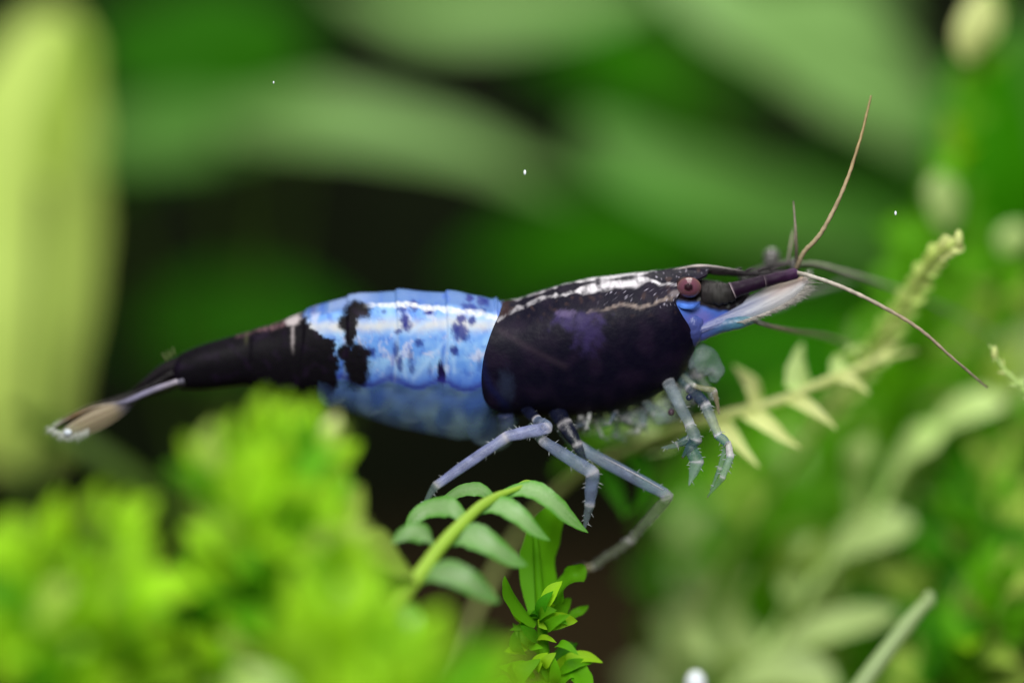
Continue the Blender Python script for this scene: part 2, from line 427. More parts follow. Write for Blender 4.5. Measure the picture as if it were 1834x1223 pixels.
    t = 0.55 * math.exp(-(pl_d(x, y, [(425, 600), (450, 592), (485, 588), (510, 580)]) / 4.5) ** 2) * (0.6 + nz(x, y, 7, 3))
    col = mixc(col, srgb(150, 115, 125), max(0, t))
    t = 0.4 * math.exp(-((x - 441) / 3) ** 2) * (1 - sstep(604, 625, y)) ; col = mixc(col, srgb(96, 96, 70), t)
    # dorsal stripe
    if 590 < x < 935:
        t = 1 - sstep(0.035, 0.10, abs(phi - 0.40 - 0.06 * nz(x, 0, 50, 3) - 0.0006 * (x - 760)) + 0.06 * nz(x, y, 11, 31))
        t *= sstep(650, 680, x)
        col = mixc(col, srgb(214, 218, 230), t * (0.75 + 0.5 * nz(x, y, 6, 75)))
        t2 = (1 - sstep(0.1, 0.5, abs(phi))) * (1 - sstep(640, 690, x)); col = mixc(col, srgb(140, 158, 200), t2 * 0.6 * (1 - k))
    # head in front of the carapace
    h = sstep(1180, 1215, x)
    if h > 0:
        hb = mixc(srgb(72, 108, 196), srgb(96, 98, 178), sstep(548, 600, y + 8 * nz(x, y, 12)))
        hb = mixc(hb, srgb(118, 112, 190), blob(x, y, 1252, 578, 20, 22, .5, .3, 3) * .6)
        dkh = mixc(srgb(30, 26, 32), srgb(92, 96, 96), sstep(0.1, 0.6, nz(x, y, 9, 12)) * 0.8)
        line = 541 + 5 * nz(x, y, 14, 2) + (8 if x > 1250 else 0) + sstep(1250, 1300, x) * 10
        hb = mixc(dkh, hb, sstep(line - 4, line + 4, y))
        col = mixc(col, hb, h); al = 1.0
    return col + (al,)

def smooth_section_grid(xs, phis, fpoint):
    V = []
    for i, x in enumerate(xs):
        for ph in phis: V.append(fpoint(i, x, ph))
    return V

NB, MB = 440, 192
xs = np.linspace(304, 1345, NB)
tops, bots, was = body_top(xs), body_bot(xs), smooth_interp(xs, WX, WA, 20)
phis = [-math.pi + 2 * math.pi * j / MB for j in range(MB)]
V, F, K = [], [], []
for i, x in enumerate(xs):
    end = 1.0
    if i < 8: end = math.sqrt(1 - ((8 - i) / 8.5) ** 2)
    if i > NB - 10: end = math.sqrt(max(0.02, 1 - ((i - (NB - 10)) / 9.5) ** 2))
    hh0 = (bots[i] - tops[i]) / 2; zc0 = (bots[i] + tops[i]) / 2
    for ph in phis:
        px, py, dp = section(x, ph, zc0 - hh0 * end, zc0 + hh0 * end, was[i] * end)
        # each plate slips under the one in front of it: a small step at its rear edge
        k = 0.0
        if 440 < x < 890:
            for (st, sb) in [(445, 440)] + SEAMS:
                sx = st + (sb - st) * (py - 530) / 160 + 7 * math.sin((py - 530) / 160 * 3.1)
                d = x - sx
                if 0 <= d < 60: k = max(k, sstep(0, 3.5, d) * (1 - sstep(5, 60, d)))
            hem = 684 + (x - 640) * 0.045
            k *= 1 - sstep(hem + 5, hem + 20, py)
            k += 0.6 * (1 - sstep(hem - 1, hem + 7, py)) * sstep(500, 600, x)
        fac = 1 + 0.036 * k
        py2 = zc0 + (py - zc0) * fac; dp2 = dp * fac
        V.append(Vector(((px - 917) / 100, ycen(x) + dp2 / 100, (611.5 - py2) / 100)))
        # pigment: the far flank mirrors the near one
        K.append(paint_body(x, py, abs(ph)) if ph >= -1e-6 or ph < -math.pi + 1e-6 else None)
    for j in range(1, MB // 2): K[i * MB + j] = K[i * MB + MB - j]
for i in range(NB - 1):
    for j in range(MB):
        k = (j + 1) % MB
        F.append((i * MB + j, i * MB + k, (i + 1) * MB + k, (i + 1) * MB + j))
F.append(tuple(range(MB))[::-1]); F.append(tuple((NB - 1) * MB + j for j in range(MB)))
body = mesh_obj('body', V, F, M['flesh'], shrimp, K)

# ---- carapace: the dark shell over head and thorax
def paint_shell(x, y, phi):
    n1 = nz(x, y, 30, 40); n2 = nz(x, y, 8, 41)
    col = mixc((0.003, 0.0022, 0.011), (0.009, 0.005, 0.018), sstep(-0.3, 0.6, n1))
    brown = sstep(0.25, 0.6, nz(x, y, 11, 43)) * (1 - sstep(540, 590, y))
    col = mixc(col, srgb(70, 52, 50), brown * 0.55)
    # marbled pale streaks
    l1 = [(892, 575), (905, 562), (940, 546), (965, 537), (1000, 529), (1035, 522), (1080, 512), (1120, 508), (1160, 504), (1195, 511), (1215, 508)]
    d = pl_d(x, y + 5 * n1 + 3 * n2, l1)
    wid = 2.8 + 5.0 * (sstep(1025, 1050, x) * (1 - sstep(1140, 1165, x))) + 2.5 * nz(x, y, 14, 44)
    f = (1 - sstep(wid * 0.6, wid * 1.5, d)) * (0.45 + 0.55 * sstep(940, 1040, x)) * min(1, max(0, 0.68 + 0.9 * nz(x, y, 12, 60) + 0.5 * n2 + 0.3 * nz(x, y, 5, 61)))
    col = mixc(col, srgb(206, 202, 212), min(1, f))
    l2 = [(1050, 560), (1080, 556), (1105, 547), (1125, 546), (1142, 552), (1160, 548), (1178, 540), (1198, 537)]
    d = pl_d(x, y + 3 * n1 + 2 * n2, l2)
    f = (1 - sstep(1, 4.4 + 3 * n2, d)) * (0.62 + 0.8 * n2) * (0.5 + 0.5 * sstep(1060, 1110, x))
    col = mixc(col, srgb(140, 126, 122), max(0, min(1, f)))
    # violet-blue window behind the heart
    f = max(blob(x, y, 1034, 574, 36, 17, .6, .9, 45, 15), blob(x, y, 1052, 600, 20, 26, .7, .9, 46, 15) * .8) * sstep(552, 566, y + 3 * n2)
    col = mixc(col, srgb(66, 54, 112), f * 0.5)
    col = mixc(col, srgb(96, 84, 124), blob(x, y, 1012, 562, 16, 7, .5, .4, 47, 8) * 0.7)
    f = blob(x, y, 1205, 527, 10, 6, .5, .5, 48, 6); col = mixc(col, srgb(140, 130, 135), f * 0.6)
    f = max(0, nz(x, y, 4.5, 50) - 0.42) * 4 * (1 - sstep(545, 560, y)) * sstep(1050, 1120, x); col = mixc(col, srgb(165, 160, 180), min(0.8, f))
    # gill cover line and the paler rim at the back
    f = math.exp(-(pl_d(x, y, [(897, 592), (950, 625), (1010, 655)]) / 6) ** 2) * 0.35; col = mixc(col, srgb(60, 48, 62), f)
    f = blob(x, y, 906, 692, 14, 26, .7, .5, 51, 14); col = mixc(col, srgb(44, 52, 78), f * 0.6)
    f = math.exp(-(pl_d(x, y, [(868, 610), (862, 640), (868, 668), (880, 695), (905, 724)]) / 7) ** 2); col = mixc(col, srgb(18, 22, 66), f * 0.7)
    f = blob(x, y, 898, 556, 16, 10, .4, .4, 52, 8); col = mixc(col, srgb(40, 22, 28), f)
    return col + (1.0,)

PH0, PH1 = R(-152), R(152)
NC, MC = 300, 150
def hind(ph):
    return float(smooth_interp(abs(math.degrees(ph)), [-40, 0, 20, 45, 70, 90, 108, 122, 136, 152, 170], [900, 899, 894, 880, 867, 862, 866, 880, 908, 950, 1000], 10))
def fore(ph):
    return float(smooth_interp(abs(math.degrees(ph)), [0, 22, 32, 48, 62, 80, 100, 125, 152], [1268, 1262, 1222, 1204, 1214, 1228, 1240, 1243, 1228], 8))
CW = [(860, 83), (900, 85), (1000, 90), (1100, 89), (1200, 74), (1250, 56), (1300, 40)]
V, F, K = [], [], []
cphis = [PH0 + (PH1 - PH0) * j / (MC - 1) for j in range(MC)]
for layer in (0, 1):
    for i in range(NC):
        u = i / (NC - 1)
        for ph in cphis:
            x = hind(ph) + (fore(ph) - hind(ph)) * u
            t = float(smooth_interp(x, CTX, CTT, 10)); b = float(smooth_interp(x, CTX, CTB, 10)); a = float(np.interp(x, [c[0] for c in CW], [c[1] for c in CW]))
            if layer: t += 5; b -= 5; a -= 5
            # soft lip along the free edges
            px, py, dp = section(x, ph, t, b, a)
            V.append(Vector(((px - 917) / 100, ycen(x) + dp / 100, (611.5 - py) / 100)))
            K.append((0.02, 0.02, 0.03, 1) if layer else paint_shell(x, py, ph) if ph >= 0 else None)
        if not layer:
            for j in range(MC // 2): K[i * MC + j] = K[i * MC + MC - 1 - j]
o = NC * MC
for i in range(NC - 1):
    for j in range(MC - 1):
        q = (i * MC + j, (i + 1) * MC + j, (i + 1) * MC + j + 1, i * MC + j + 1)
        F.append(q); F.append(tuple(o + a for a in q[::-1]))
for i in range(NC - 1):
    for j, fl in ((0, 1), (MC - 1, 0)):
        q = (i * MC + j, (i + 1) * MC + j, o + (i + 1) * MC + j, o + i * MC + j); F.append(q if fl else q[::-1])
for j in range(MC - 1):
    for i, fl in ((0, 0), (NC - 1, 1)):
        q = (i * MC + j, i * MC + j + 1, o + i * MC + j + 1, o + i * MC + j); F.append(q if fl else q[::-1])
carapace = mesh_obj('carapace', V, F, M['shell'], shrimp, K)

# ---- rostrum: the long toothed spike between the eyes
pts = [(1165, 493), (1200, 488), (1255, 482), (1300, 487), (1350, 490), (1400, 487), (1428, 484)]
def ros_y(px): return 0.05 - (px - 1165) * 0.0002
v, f, k = tube_geo([P(x, y, ros_y(x) - 0.3) for x, y in pts], [0.03, 0.075, 0.085, 0.065, 0.05, 0.04, 0.01],
                   [(0.03, 0.022, 0.024), (0.012, 0.01, 0.012), (0.02, 0.015, 0.017), (0.012, 0.01, 0.012), (0.03, 0.027, 0.03), (0.012, 0.01, 0.012)], seg=14, n=60, flat=0.55, bump=0.15)
rost = mesh_obj('rostrum', v, f, M['shell'], carapace, k)
for x0, y0, x1, y1, x2, y2 in [(1162, 492, 1200, 498, 1245, 494), (1180, 489, 1255, 476, 1330, 485)]:
    tube('rim', [P(x0, y0, -0.42), P(x1, y1, -0.46), P(x2, y2, -0.44)], [0.012, 0.022, 0.01], M['hair'], carapace, [srgb(150, 140, 140), srgb(170, 160, 160), srgb(90, 84, 88)], seg=8, n=24, bump=0.4)
for k in range(6):
    x = 1275 + 22 * k
    tube('tooth', [P(x - 5, 486, -0.3), P(x + 3, 481, -0.3), P(x + 12, 479.5, -0.3)], [0.03, 0.02, 0.003], M['shell'], carapace, [(0.02, 0.016, 0.018), (0.05, 0.045, 0.05)], seg=7, n=8)

# ---- eyes
def ball(name, c, r, mat, parent, colf, n=32, m=24, squash=(1, 1, 1)):
    V, F, K = [], [], []
    for j in range(m + 1):
        th = math.pi * j / m
        for i in range(n):
            p = 2 * math.pi * i / n
            d = Vector((math.sin(th) * math.cos(p), math.sin(th) * math.sin(p), math.cos(th)))
            V.append(Vector(c) + Vector((d.x * squash[0], d.y * squash[1], d.z * squash[2])) * r); K.append(colf(d))
    for j in range(m):
        for i in range(n):
            k = (i + 1) % n; F.append((j * n + i, (j + 1) * n + i, (j + 1) * n + k, j * n + k))
    return mesh_obj(name, V, F, mat, parent, K)
def eye_col(d):
    f = Vector((-0.08, -0.99, 0.0)).normalized().dot(d)
    c = mixc(srgb(132, 92, 88), srgb(104, 68, 78), sstep(0.1, 0.6, f)); c = mixc(c, srgb(100, 60, 76), sstep(0.6, 0.85, f)); c = mixc(c, srgb(24, 8, 16), sstep(0.9, 0.96, f))
    return c + (1.0,)
stalk = tube('eye_stalk', [P(1205, 520, -0.45), P(1220, 518, -0.62), P(1232, 516, -0.75)], [0.19, 0.235, 0.20], M['shell'], shrimp, [BLACK, srgb(30, 20, 26), srgb(44, 30, 34)], seg=16, n=14)
near_eye = ball('eye', P(1234, 515, -0.80), 0.232, M['eye'], stalk, eye_col, 36, 28, (0.95, .85, .80))
ball('pupil', P(1233, 514, -.975), 0.06, M['shell'], stalk, lambda d: srgb(38, 14, 26) + (1.0,), 16, 10, (1, 0.5, 1))
tube('eye_socket', [P(1207, 541, -0.74), P(1222, 548, -0.88), P(1240, 549, -0.9), P(1254, 541, -0.84)], [0.02, 0.05, 0.045, 0.015], M['flesh'], shrimp, [srgb(60, 96, 190), srgb(76, 122, 214), srgb(70, 112, 205), srgb(46, 60, 120)], seg=12, n=20, flat=.45, flat_dir=(0, 1, 0))
st2 = tube('eye_stalk', [P(1330, 500, 0.35), P(1368, 492, 0.8), P(1380, 470, 1.0)], [0.10, 0.085, 0.10], M['limb'], shrimp, [srgb(60, 60, 60), srgb(82, 82, 80), srgb(92, 92, 92)], seg=12, n=16)
ball('eye', P(1382, 459, 1.05), 0.158, M['eye'], st2, lambda d: srgb(100, 98, 98) + (0.85,), 24, 16)['label'] = 'far grey eye on its stalk'

# ---- antennule bases and feelers
def cols_l(*c): return [tuple(x) if len(x) == 4 else tuple(x) + (1.0,) for x in c]
PUR = srgb(30, 14, 34); GRY = srgb(62, 58, 60); RIM = srgb(165, 150, 160)
tube('antennule_base', [P(1258, 527, -0.55), P(1290, 526, -0.62), P(1316, 523, -0.62)], [0.22, 0.21, 0.15], M['shell'], shrimp, cols_l(srgb(30, 26, 29), srgb(52, 51, 51), srgb(22, 18, 22)), seg=22, n=34, bump=0.16, flat=0.8)
tube('antennule_joint', [P(1311, 521, -0.64), P(1316, 519, -0.64), P(1340, 512, -0.64), P(1366, 504, -0.62), P(1370, 503, -0.62)], [0.16, 0.15, 0.125, 0.12, 0.085], M['shell'], shrimp, cols_l(RIM, PUR, PUR, PUR, PUR, srgb(100, 84, 96)), seg=18, n=30, bump=0.08)
tube('antennule_joint', [P(1366, 505, -0.62), P(1372, 503, -0.62), P(1400, 496, -0.6), P(1424, 490, -0.58), P(1430, 488, -0.58)], [0.085, 0.115, 0.105, 0.105, 0.05], M['shell'], shrimp, cols_l(RIM, PUR, srgb(44, 22, 48), srgb(60, 34, 66), srgb(105, 86, 112)), seg=18, n=30, bump=0.08)
tube('antennule_joint', [P(1345, 488, 0.55), P(1380, 478, 0.6), P(1420, 470, 0.5)], [0.06, 0.085, 0.07], M['shell'], shrimp, cols_l(GRY, srgb(30, 28, 30), srgb(84, 80, 80)), seg=12, n=20)
ball('antennule_knob', P(1424, 474, 0.1), 0.10, M['limb'], shrimp, lambda d: srgb(98, 96, 96) + (0.9,), 20, 14, (1.0, 1, 1.3))
TAN = srgb(172, 156, 126); TANG = srgb(148, 140, 124); LG = srgb(172, 168, 160)
def feeler(pts, r0, r1, cols, lab=None, n=70):
    o = tube('antenna', [P(*p) for p in pts], [r0 * .8, r0 * .62 + r1 * .2, (r0 + r1) * .4, r1 * .75], M['hair'], shrimp, cols_l(*cols), seg=9, n=n * 2, bump=0.3)
    return o
feeler([(1426, 480, -.3), (1440, 452, -.45), (1472, 415, -.7), (1510, 340, -.9), (1540, 252, -.8), (1560, 172, -.5)], .055, .026, [srgb(110, 100, 84), TAN, TAN, srgb(148, 128, 90), srgb(132, 118, 78)])
feeler([(1427, 482, .1), (1426, 440, -.3), (1424, 400, -.5), (1421, 360, -.4)], .045, .016, [GRY, srgb(120, 110, 100), TANG, srgb(100, 92, 80)])
feeler([(1410, 475, .1), (1418, 430, .4), (1424, 410, .8)], .035, .015, [GRY, TANG, TANG])
feeler([(1424, 488, -.58), (1450, 494, -.8), (1505, 513, -1.0), (1575, 546, -1.1), (1645, 588, -1.0), (1705, 640, -.8), (1768, 694, -.3)], .05, .028, [srgb(140, 130, 122), LG, srgb(168, 158, 146), srgb(160, 146, 122), srgb(165, 150, 130), srgb(140, 132, 112)])
feeler([(1424, 474, .2), (1460, 473, .6), (1510, 486, 1.1), (1570, 505, 1.8), (1640, 530, 2.8), (1720, 566, 3.6), (1800, 612, 4.2)], .05, .022, [srgb(120, 116, 108), LG, srgb(130, 128, 120), srgb(120, 124, 112)])
feeler([(1345, 572, -.6), (1375, 583, -.3), (1420, 593, .4), (1490, 606, 1.8), (1560, 640, 3.0)], .062, .03, [srgb(110, 120, 122), srgb(140, 138, 112), srgb(140, 138, 112), srgb(120, 130, 100)])
feeler([(1360, 545, .7), (1430, 533, 1.2), (1490, 514, 2.2), (1530, 500, 3.2)], .07, .04, [srgb(110, 116, 112), srgb(120, 124, 116), srgb(90, 100, 86)])

# ---- antennal scale: the pale fringed paddle under the feelers
ctr = [(1238, 592), (1275, 577), (1320, 560), (1365, 541), (1405, 521), (1446, 501)]
wid = [9, 12, 17, 20, 20, 7]
def paddle(name, ctr, wid, y0, y1, colf, mat, parent, n=40, m=12, side=(0, .35, .94)):
    sp = spline([(c[0], c[1], w) for c, w in zip(ctr, wid)], n)
    V, F, K = [], [], []
    for i in range(n):
        t = i / (n - 1); tg = np.array(sp[min(i + 1, n - 1)][:2]) - np.array(sp[max(i - 1, 0)][:2]); tg /= np.linalg.norm(tg); nrm = np.array([tg[1], -tg[0]])
        for lay in (0, 1):
            for j in range(m):
                u = -1 + 2 * j / (m - 1)
                q = sp[i][:2] + nrm * u * sp[i][2]
                yy = y0 + (y1 - y0) * t + 0.10 * u + 0.06 * u * u + (0.035 * (1 - u * u) + 0.004) * (1 if lay else -1) + 0.012 * math.sin(u * 14) * (lay == 0)
                V.append(P(q[0], q[1], yy)); K.append(colf(t, u))
    for i in range(n - 1):
        for j in range(m - 1):
            a = i * 2 * m + j; F.append((a, a + 1, a + 2 * m + 1, a + 2 * m)); b = a + m; F.append((b, b + 2 * m, b + 2 * m + 1, b + 1))
        a = i * 2 * m; F.append((a, a + 2 * m, a + 3 * m, a + m)); a = i * 2 * m + m - 1; F.append((a, a + m, a + 3 * m, a + 2 * m))
    return mesh_obj(name, V, F, mat, parent, K)
def sc_col(t, u):
    c = mixc(srgb(112, 120, 180), srgb(160, 168, 198), sstep(0.2, 0.5, t)); c = mixc(c, srgb(186, 184, 192), sstep(0.4, 0.75, t))
    c = mixc(c, srgb(206, 172, 158), sstep(0.55, 0.9, t) * sstep(-0.5, 0.6, u)); c = mixc(c, srgb(240, 240, 245), 0.5 * max(0, noise.noise(Vector((t * 5, u * 7, 2))))); c = mixc(c, srgb(90, 96, 140), 0.6 * max(0, noise.noise(Vector((t * 3, u * 9, 7))))); c = mixc(c, srgb(110, 118, 132), 0.6 * sstep(0.55, 0.95, u) * (1 - sstep(0.35, 0.8, t)))
    return c + (0.86 - 0.34 * sstep(0.2, 1.0, -u) - 0.12 * sstep(0.8, 1, t),)
scale_o = paddle('antennal_scale', ctr, wid, -0.62, -0.45, sc_col, M['limb'], shrimp)
sc2 = paddle('antennal_scale', [(1300, 566), (1345, 552), (1400, 535), (1452, 512)], [8, 18, 20, 6], 0.55, 0.9, lambda t, u: srgb(120, 128, 120) + (0.55,), M['limb'], shrimp)
random.seed(5)
V, F, K = [], [], []
for i in range(420):
    t = random.uniform(0.38, 1.0); u = -1 if t < 0.96 else random.uniform(-1, 1)
    sp = spline([(c[0], c[1], w) for c, w in zip(ctr, wid)], 60); ii = int(t * 59)
    tg = sp[min(ii + 1, 59)][:2] - sp[max(ii - 1, 0)][:2]; tg /= np.linalg.norm(tg); nrm = np.array([tg[1], -tg[0]])
    b = sp[ii][:2] + nrm * u * sp[ii][2] * 0.95; ln = random.uniform(10, 21) * (0.6 + 0.6 * t)
    d = tg * random.uniform(0.7, 1.2) + nrm * u * random.uniform(0.35, 0.7); e = b + d * ln; mid = (b + e) / 2 + tg * 2
    yb = -0.62 + 0.17 * t + 0.1 * u + random.uniform(-.04, .04)
    v, f, k = tube_geo([P(b[0], b[1], yb), P(mid[0], mid[1], yb), P(e[0], e[1], yb + random.uniform(-.1, .1))], [0.0065, 0.005, 0.002], [srgb(196, 188, 184) + (0.6,), srgb(180, 180, 176) + (0.4,)], seg=5, n=5)
    oo = len(V); V += v; K += k; F += [tuple(oo + a for a in q) for q in f]
tag(mesh_obj('fringe', V, F, M['hair'], scale_o, K), kind='stuff')
tube('antenna_base', [P(1246, 598, -0.45), P(1285, 585, -0.5), P(1325, 577, -0.55), P(1350, 574, -0.55)], [0.17, 0.14, 0.125, 0.06], M['limb'], shrimp, cols_l(srgb(80, 84, 168), srgb(70, 104, 160), srgb(72, 124, 150), srgb(110, 140, 140)), seg=16, n=30, bump=0.08)
tube('cheek', [P(1226, 552, -0.60), P(1240, 578, -0.56), P(1243, 600, -0.5), P(1240, 622, -0.42)], [0.12, 0.2, 0.17, 0.04], M['limb'], shrimp, cols_l(srgb(70, 106, 190), srgb(78, 92, 168), srgb(70, 80, 150), srgb(50, 54, 120)), seg=16, n=24, bump=0.1)

# ---- legs
def leg(name, pts, radii, cols, n=60, seg=14, lab=None, **kw):
    radii = [r * 0.86 for r in radii]
    o = tube(name, [P(*p) for p in pts], radii, M['limb'], shrimp, cols_l(*cols), n=n, seg=seg, bump=kw.pop('bump', 0.2), **kw)
    if lab: o['label'] = lab
    return o
LV = srgb(150, 158, 208) + (0.56,); LB = srgb(124, 140, 176) + (0.44,); LW = srgb(206, 202, 210) + (0.78,); LG2 = srgb(122, 144, 146) + (0.32,); LT = srgb(146, 156, 136) + (0.32,)
NV = srgb(20, 24, 48) + (0.85,); TL = srgb(84, 110, 122) + (0.40,); OR = srgb(196, 150, 110) + (0.9,); BL2 = srgb(138, 156, 170) + (0.32,)
def jleg(pts, rad, cols, lab, hook=0.0):
    """pts of (px, py, y, r, colour); a joint ring at every inner point"""
    return None

def corner_path(pts, n, rnd_px=7.0):
    """straight segments with short rounded corners, as a jointed limb bends"""
    p = [np.array(q[:3], dtype=float) for q in pts]; out = [tuple(p[0])]
    for k in range(1, len(p) - 1):
        a, b, c = p[k - 1], p[k], p[k + 1]
        for q, s_ in ((a, -1), (c, 1)):
            d = q - b; l = np.linalg.norm(d[:2]) + 1e-6
            e = b + d * min(.4, rnd_px / l)
            out.append(tuple(e))
    out.append(tuple(p[-1]))
    return out
def limb(name, joints, radii, cols, lab=None, hair=10, flat=.85, n_per=16, tipcol=None):
    """joints: (px, py, y); radii per joint; colour per segment"""
    V, F, K = [], [], []; seg = 14
    rows = []
    W = [np.array(q, dtype=float) for q in joints]
    for k in range(len(W) - 1):
        a, b = W[k], W[k + 1]
        ra, rb = radii[k], radii[k + 1]; ca, cb = cols[k], cols[min(k + 1, len(cols) - 1)]
        for i in range(n_per):
            t = i / n_per
            q = a + (b - a) * t
            # ease round the corner
            if k > 0 and t < .08: q = q * .75 + (a + (W[k - 1] - a) * .03) * .25
            bow = math.sin(math.pi * t)
            r = (ra + (rb - ra) * t) * (0.90 + 0.14 * bow)
            if t < .09 and k > 0: r *= 1.10
            if t > .88 and k < len(W) - 2: r *= 1.06
            c = ca
            jw = max(1 - t / .10 if k > 0 else 0, 1 - (1 - t) / .09 if k < len(W) - 2 else 0, 0)
            c = mixc(c[:3], LW[:3], .75 * jw) + (c[3] + (.85 - c[3]) * jw * .8,)
            rows.append((P(q[0], q[1] + 1.5 * math.sin(3 * t + k), q[2]), r, c))
    rows.append((P(*joints[-1]), radii[-1], cols[-1]))
    n = len(rows)
    for i in range(n):
        p, r, c = rows[i]; t = rows[min(i + 2, n - 1)][0] - rows[max(i - 2, 0)][0]; t.normalize()
        a = Vector((0, 1, 0)) - t * t.y; a.normalize(); b = t.cross(a)
        for j in range(seg):
            th = 2 * math.pi * j / seg
            g = noise.noise(Vector((i * .23, math.cos(th) * 1.2, math.sin(th) * 1.2 + joints[0][0])))
            q = p + a * (math.cos(th) * r * flat * (1 + .10 * g)) + b * (math.sin(th) * r * (1 + .10 * g))
            V.append(q)
            h = 1 + .35 * noise.noise(q * 8) + .3 * noise.noise(q * 24)
            K.append((c[0] * h, c[1] * h, c[2] * h, max(.08, min(1, c[3] * (.75 + .5 * noise.noise(q * 6) + .25)))))
    for i in range(n - 1):
        for j in range(seg):
            k = (j + 1) % seg; F.append((i * seg + j, i * seg + k, (i + 1) * seg + k, (i + 1) * seg + j))
    V.append(rows[0][0]); K.append(rows[0][2]); V.append(rows[-1][0]); K.append(rows[-1][2])
    for j in range(seg):
        k = (j + 1) % seg; F.append((len(V) - 2, k, j)); F.append((len(V) - 1, (n - 1) * seg + j, (n - 1) * seg + k))
    o = mesh_obj(name, V, F, M['limb'], shrimp, K)
    if lab: o['label'] = lab
    if hair:
        V, F, K = [], [], []
        for _ in range(hair):
            k = random.randrange(n); p, r, c = rows[k]; t = rows[min(k + 2, n - 1)][0] - rows[max(k - 2, 0)][0]; t.normalize()
            b = t.cross(Vector((0, 1, 0))) * random.choice((-1, 1)); d = (b + t * random.uniform(.3, 1.2) + Vector((0, random.uniform(-.5, .5), 0))).normalized(); l = random.uniform(.03, .09)
            v, f, kk = tube_geo([p + b * r * .9, p + b * r + d * l * .5, p + b * r + d * l], [.006, .005, .002], [srgb(200, 204, 214) + (.7,), srgb(180, 186, 190) + (.4,)], seg=5, n=4)
            oo = len(V); V += v; K += kk; F += [tuple(oo + a for a in q) for q in f]
        tag(mesh_obj('bristles', V, F, M['hair'], o, K), kind='stuff')
    return o
random.seed(17)
limb('walking_leg', [(938, 728, -.2), (962, 752, -.7), (980, 765, -1.0), (905, 784, -1.1), (780, 871, -1.2), (755, 909, -1.12)], [.10, .10, .115, .10, .078, .016], [NV, LB, LV, LV, LG2, LG2], hair=26)
limb('walking_leg', [(950, 762, -.5), (972, 788, -.9), (1062, 848, -1.2), (1056, 905, -1.12), (1046, 950, -.95)], [.08, .10, .13, .092, .02], [LG2, LB, LB, BL2, OR], hair=26)
limb('walking_leg', [(1000, 760, .1), (1034, 798, -.3), (1198, 889, -.5), (1130, 968, .4), (1060, 1017, .8), (1020, 1022, .8)], [.09, .12, .105, .082, .06, .02], [LG2, LB, LT, LT, srgb(150, 146, 80) + (.6,), srgb(170, 170, 90) + (.7,)], hair=30)
tube('painted_leg_highlight', [P(1080, 818, -.47), P(1140, 850, -.53), P(1188, 877, -.58)], [.004, .010, .006], M['limb'], shrimp, cols_l(LW, LW, LW), seg=7, n=24)  # thin pale tube standing in for the highlight along the leg
limb('walking_leg', [(992, 728, -.1), (1012, 760, -.45), (1034, 796, -.6), (1050, 836, -.55)], [.15, .15, .10, .03], [NV, NV, srgb(34, 44, 66) + (.75,), LG2], lab='dark navy leg base hanging below the carapace', hair=6)
limb('walking_leg', [(1166, 655, .2), (1196, 682, -.35), (1236, 762, -.85), (1246, 788, -.9), (1222, 820, -.85)], [.10, .115, .10, .12, .02], [TL, BL2, BL2, srgb(64, 92, 106) + (.6,), srgb(120, 86, 72) + (.7,)], hair=22)
limb('claw', [(1236, 796, -.9), (1248, 826, -.95), (1234, 870, -1.0)], [.10, .13, .015], [TL, BL2, LT], flat=.5, hair=8)
limb('claw', [(1236, 784, -.9), (1212, 795, -.9), (1184, 803, -.9)], [.08, .06, .01], [srgb(60, 88, 98) + (.6,), TL, LG2], flat=.5, hair=6)
limb('walking_leg', [(1198, 646, .25), (1238, 694, -.4), (1264, 726, -.65), (1286, 780, -.8), (1302, 795, -.85)], [.10, .115, .10, .08, .075], [TL, srgb(40, 52, 84) + (.6,), BL2, srgb(60, 104, 132) + (.6,), LW], hair=18)
limb('claw', [(1304, 790, -.86), (1308, 816, -.9), (1294, 854, -.95), (1267, 891, -.9)], [.05, .07, .058, .01], [LW, BL2, TL, srgb(170, 150, 120) + (.6,)], flat=.6, hair=8)
limb('claw', [(1300, 798, -.75), (1289, 838, -.72), (1272, 879, -.75)], [.045, .045, .01], [BL2, TL, LT], flat=.6, hair=5)
tube('maxilliped_palp', [P(1224, 628, -.1), P(1246, 636, -.34), P(1266, 650, -.4), P(1280, 666, -.36), P(1276, 684, -.3)], [.14, .24, .24, .17, .06], M['limb'], shrimp, cols_l(srgb(104, 122, 140) + (.22,), srgb(138, 152, 166) + (.26,), srgb(110, 128, 134) + (.20,), srgb(144, 156, 168) + (.3,), LG2), seg=18, n=28, flat=.35, bump=.3)
limb('maxilliped', [(1222, 672, -.2), (1244, 690, -.6), (1280, 700, -.65), (1288, 742, -.5)], [.05, .045, .055, .02], [LT, srgb(150, 150, 110) + (.5,), srgb(176, 160, 136) + (.55,), LT], hair=8)
random.seed(12)
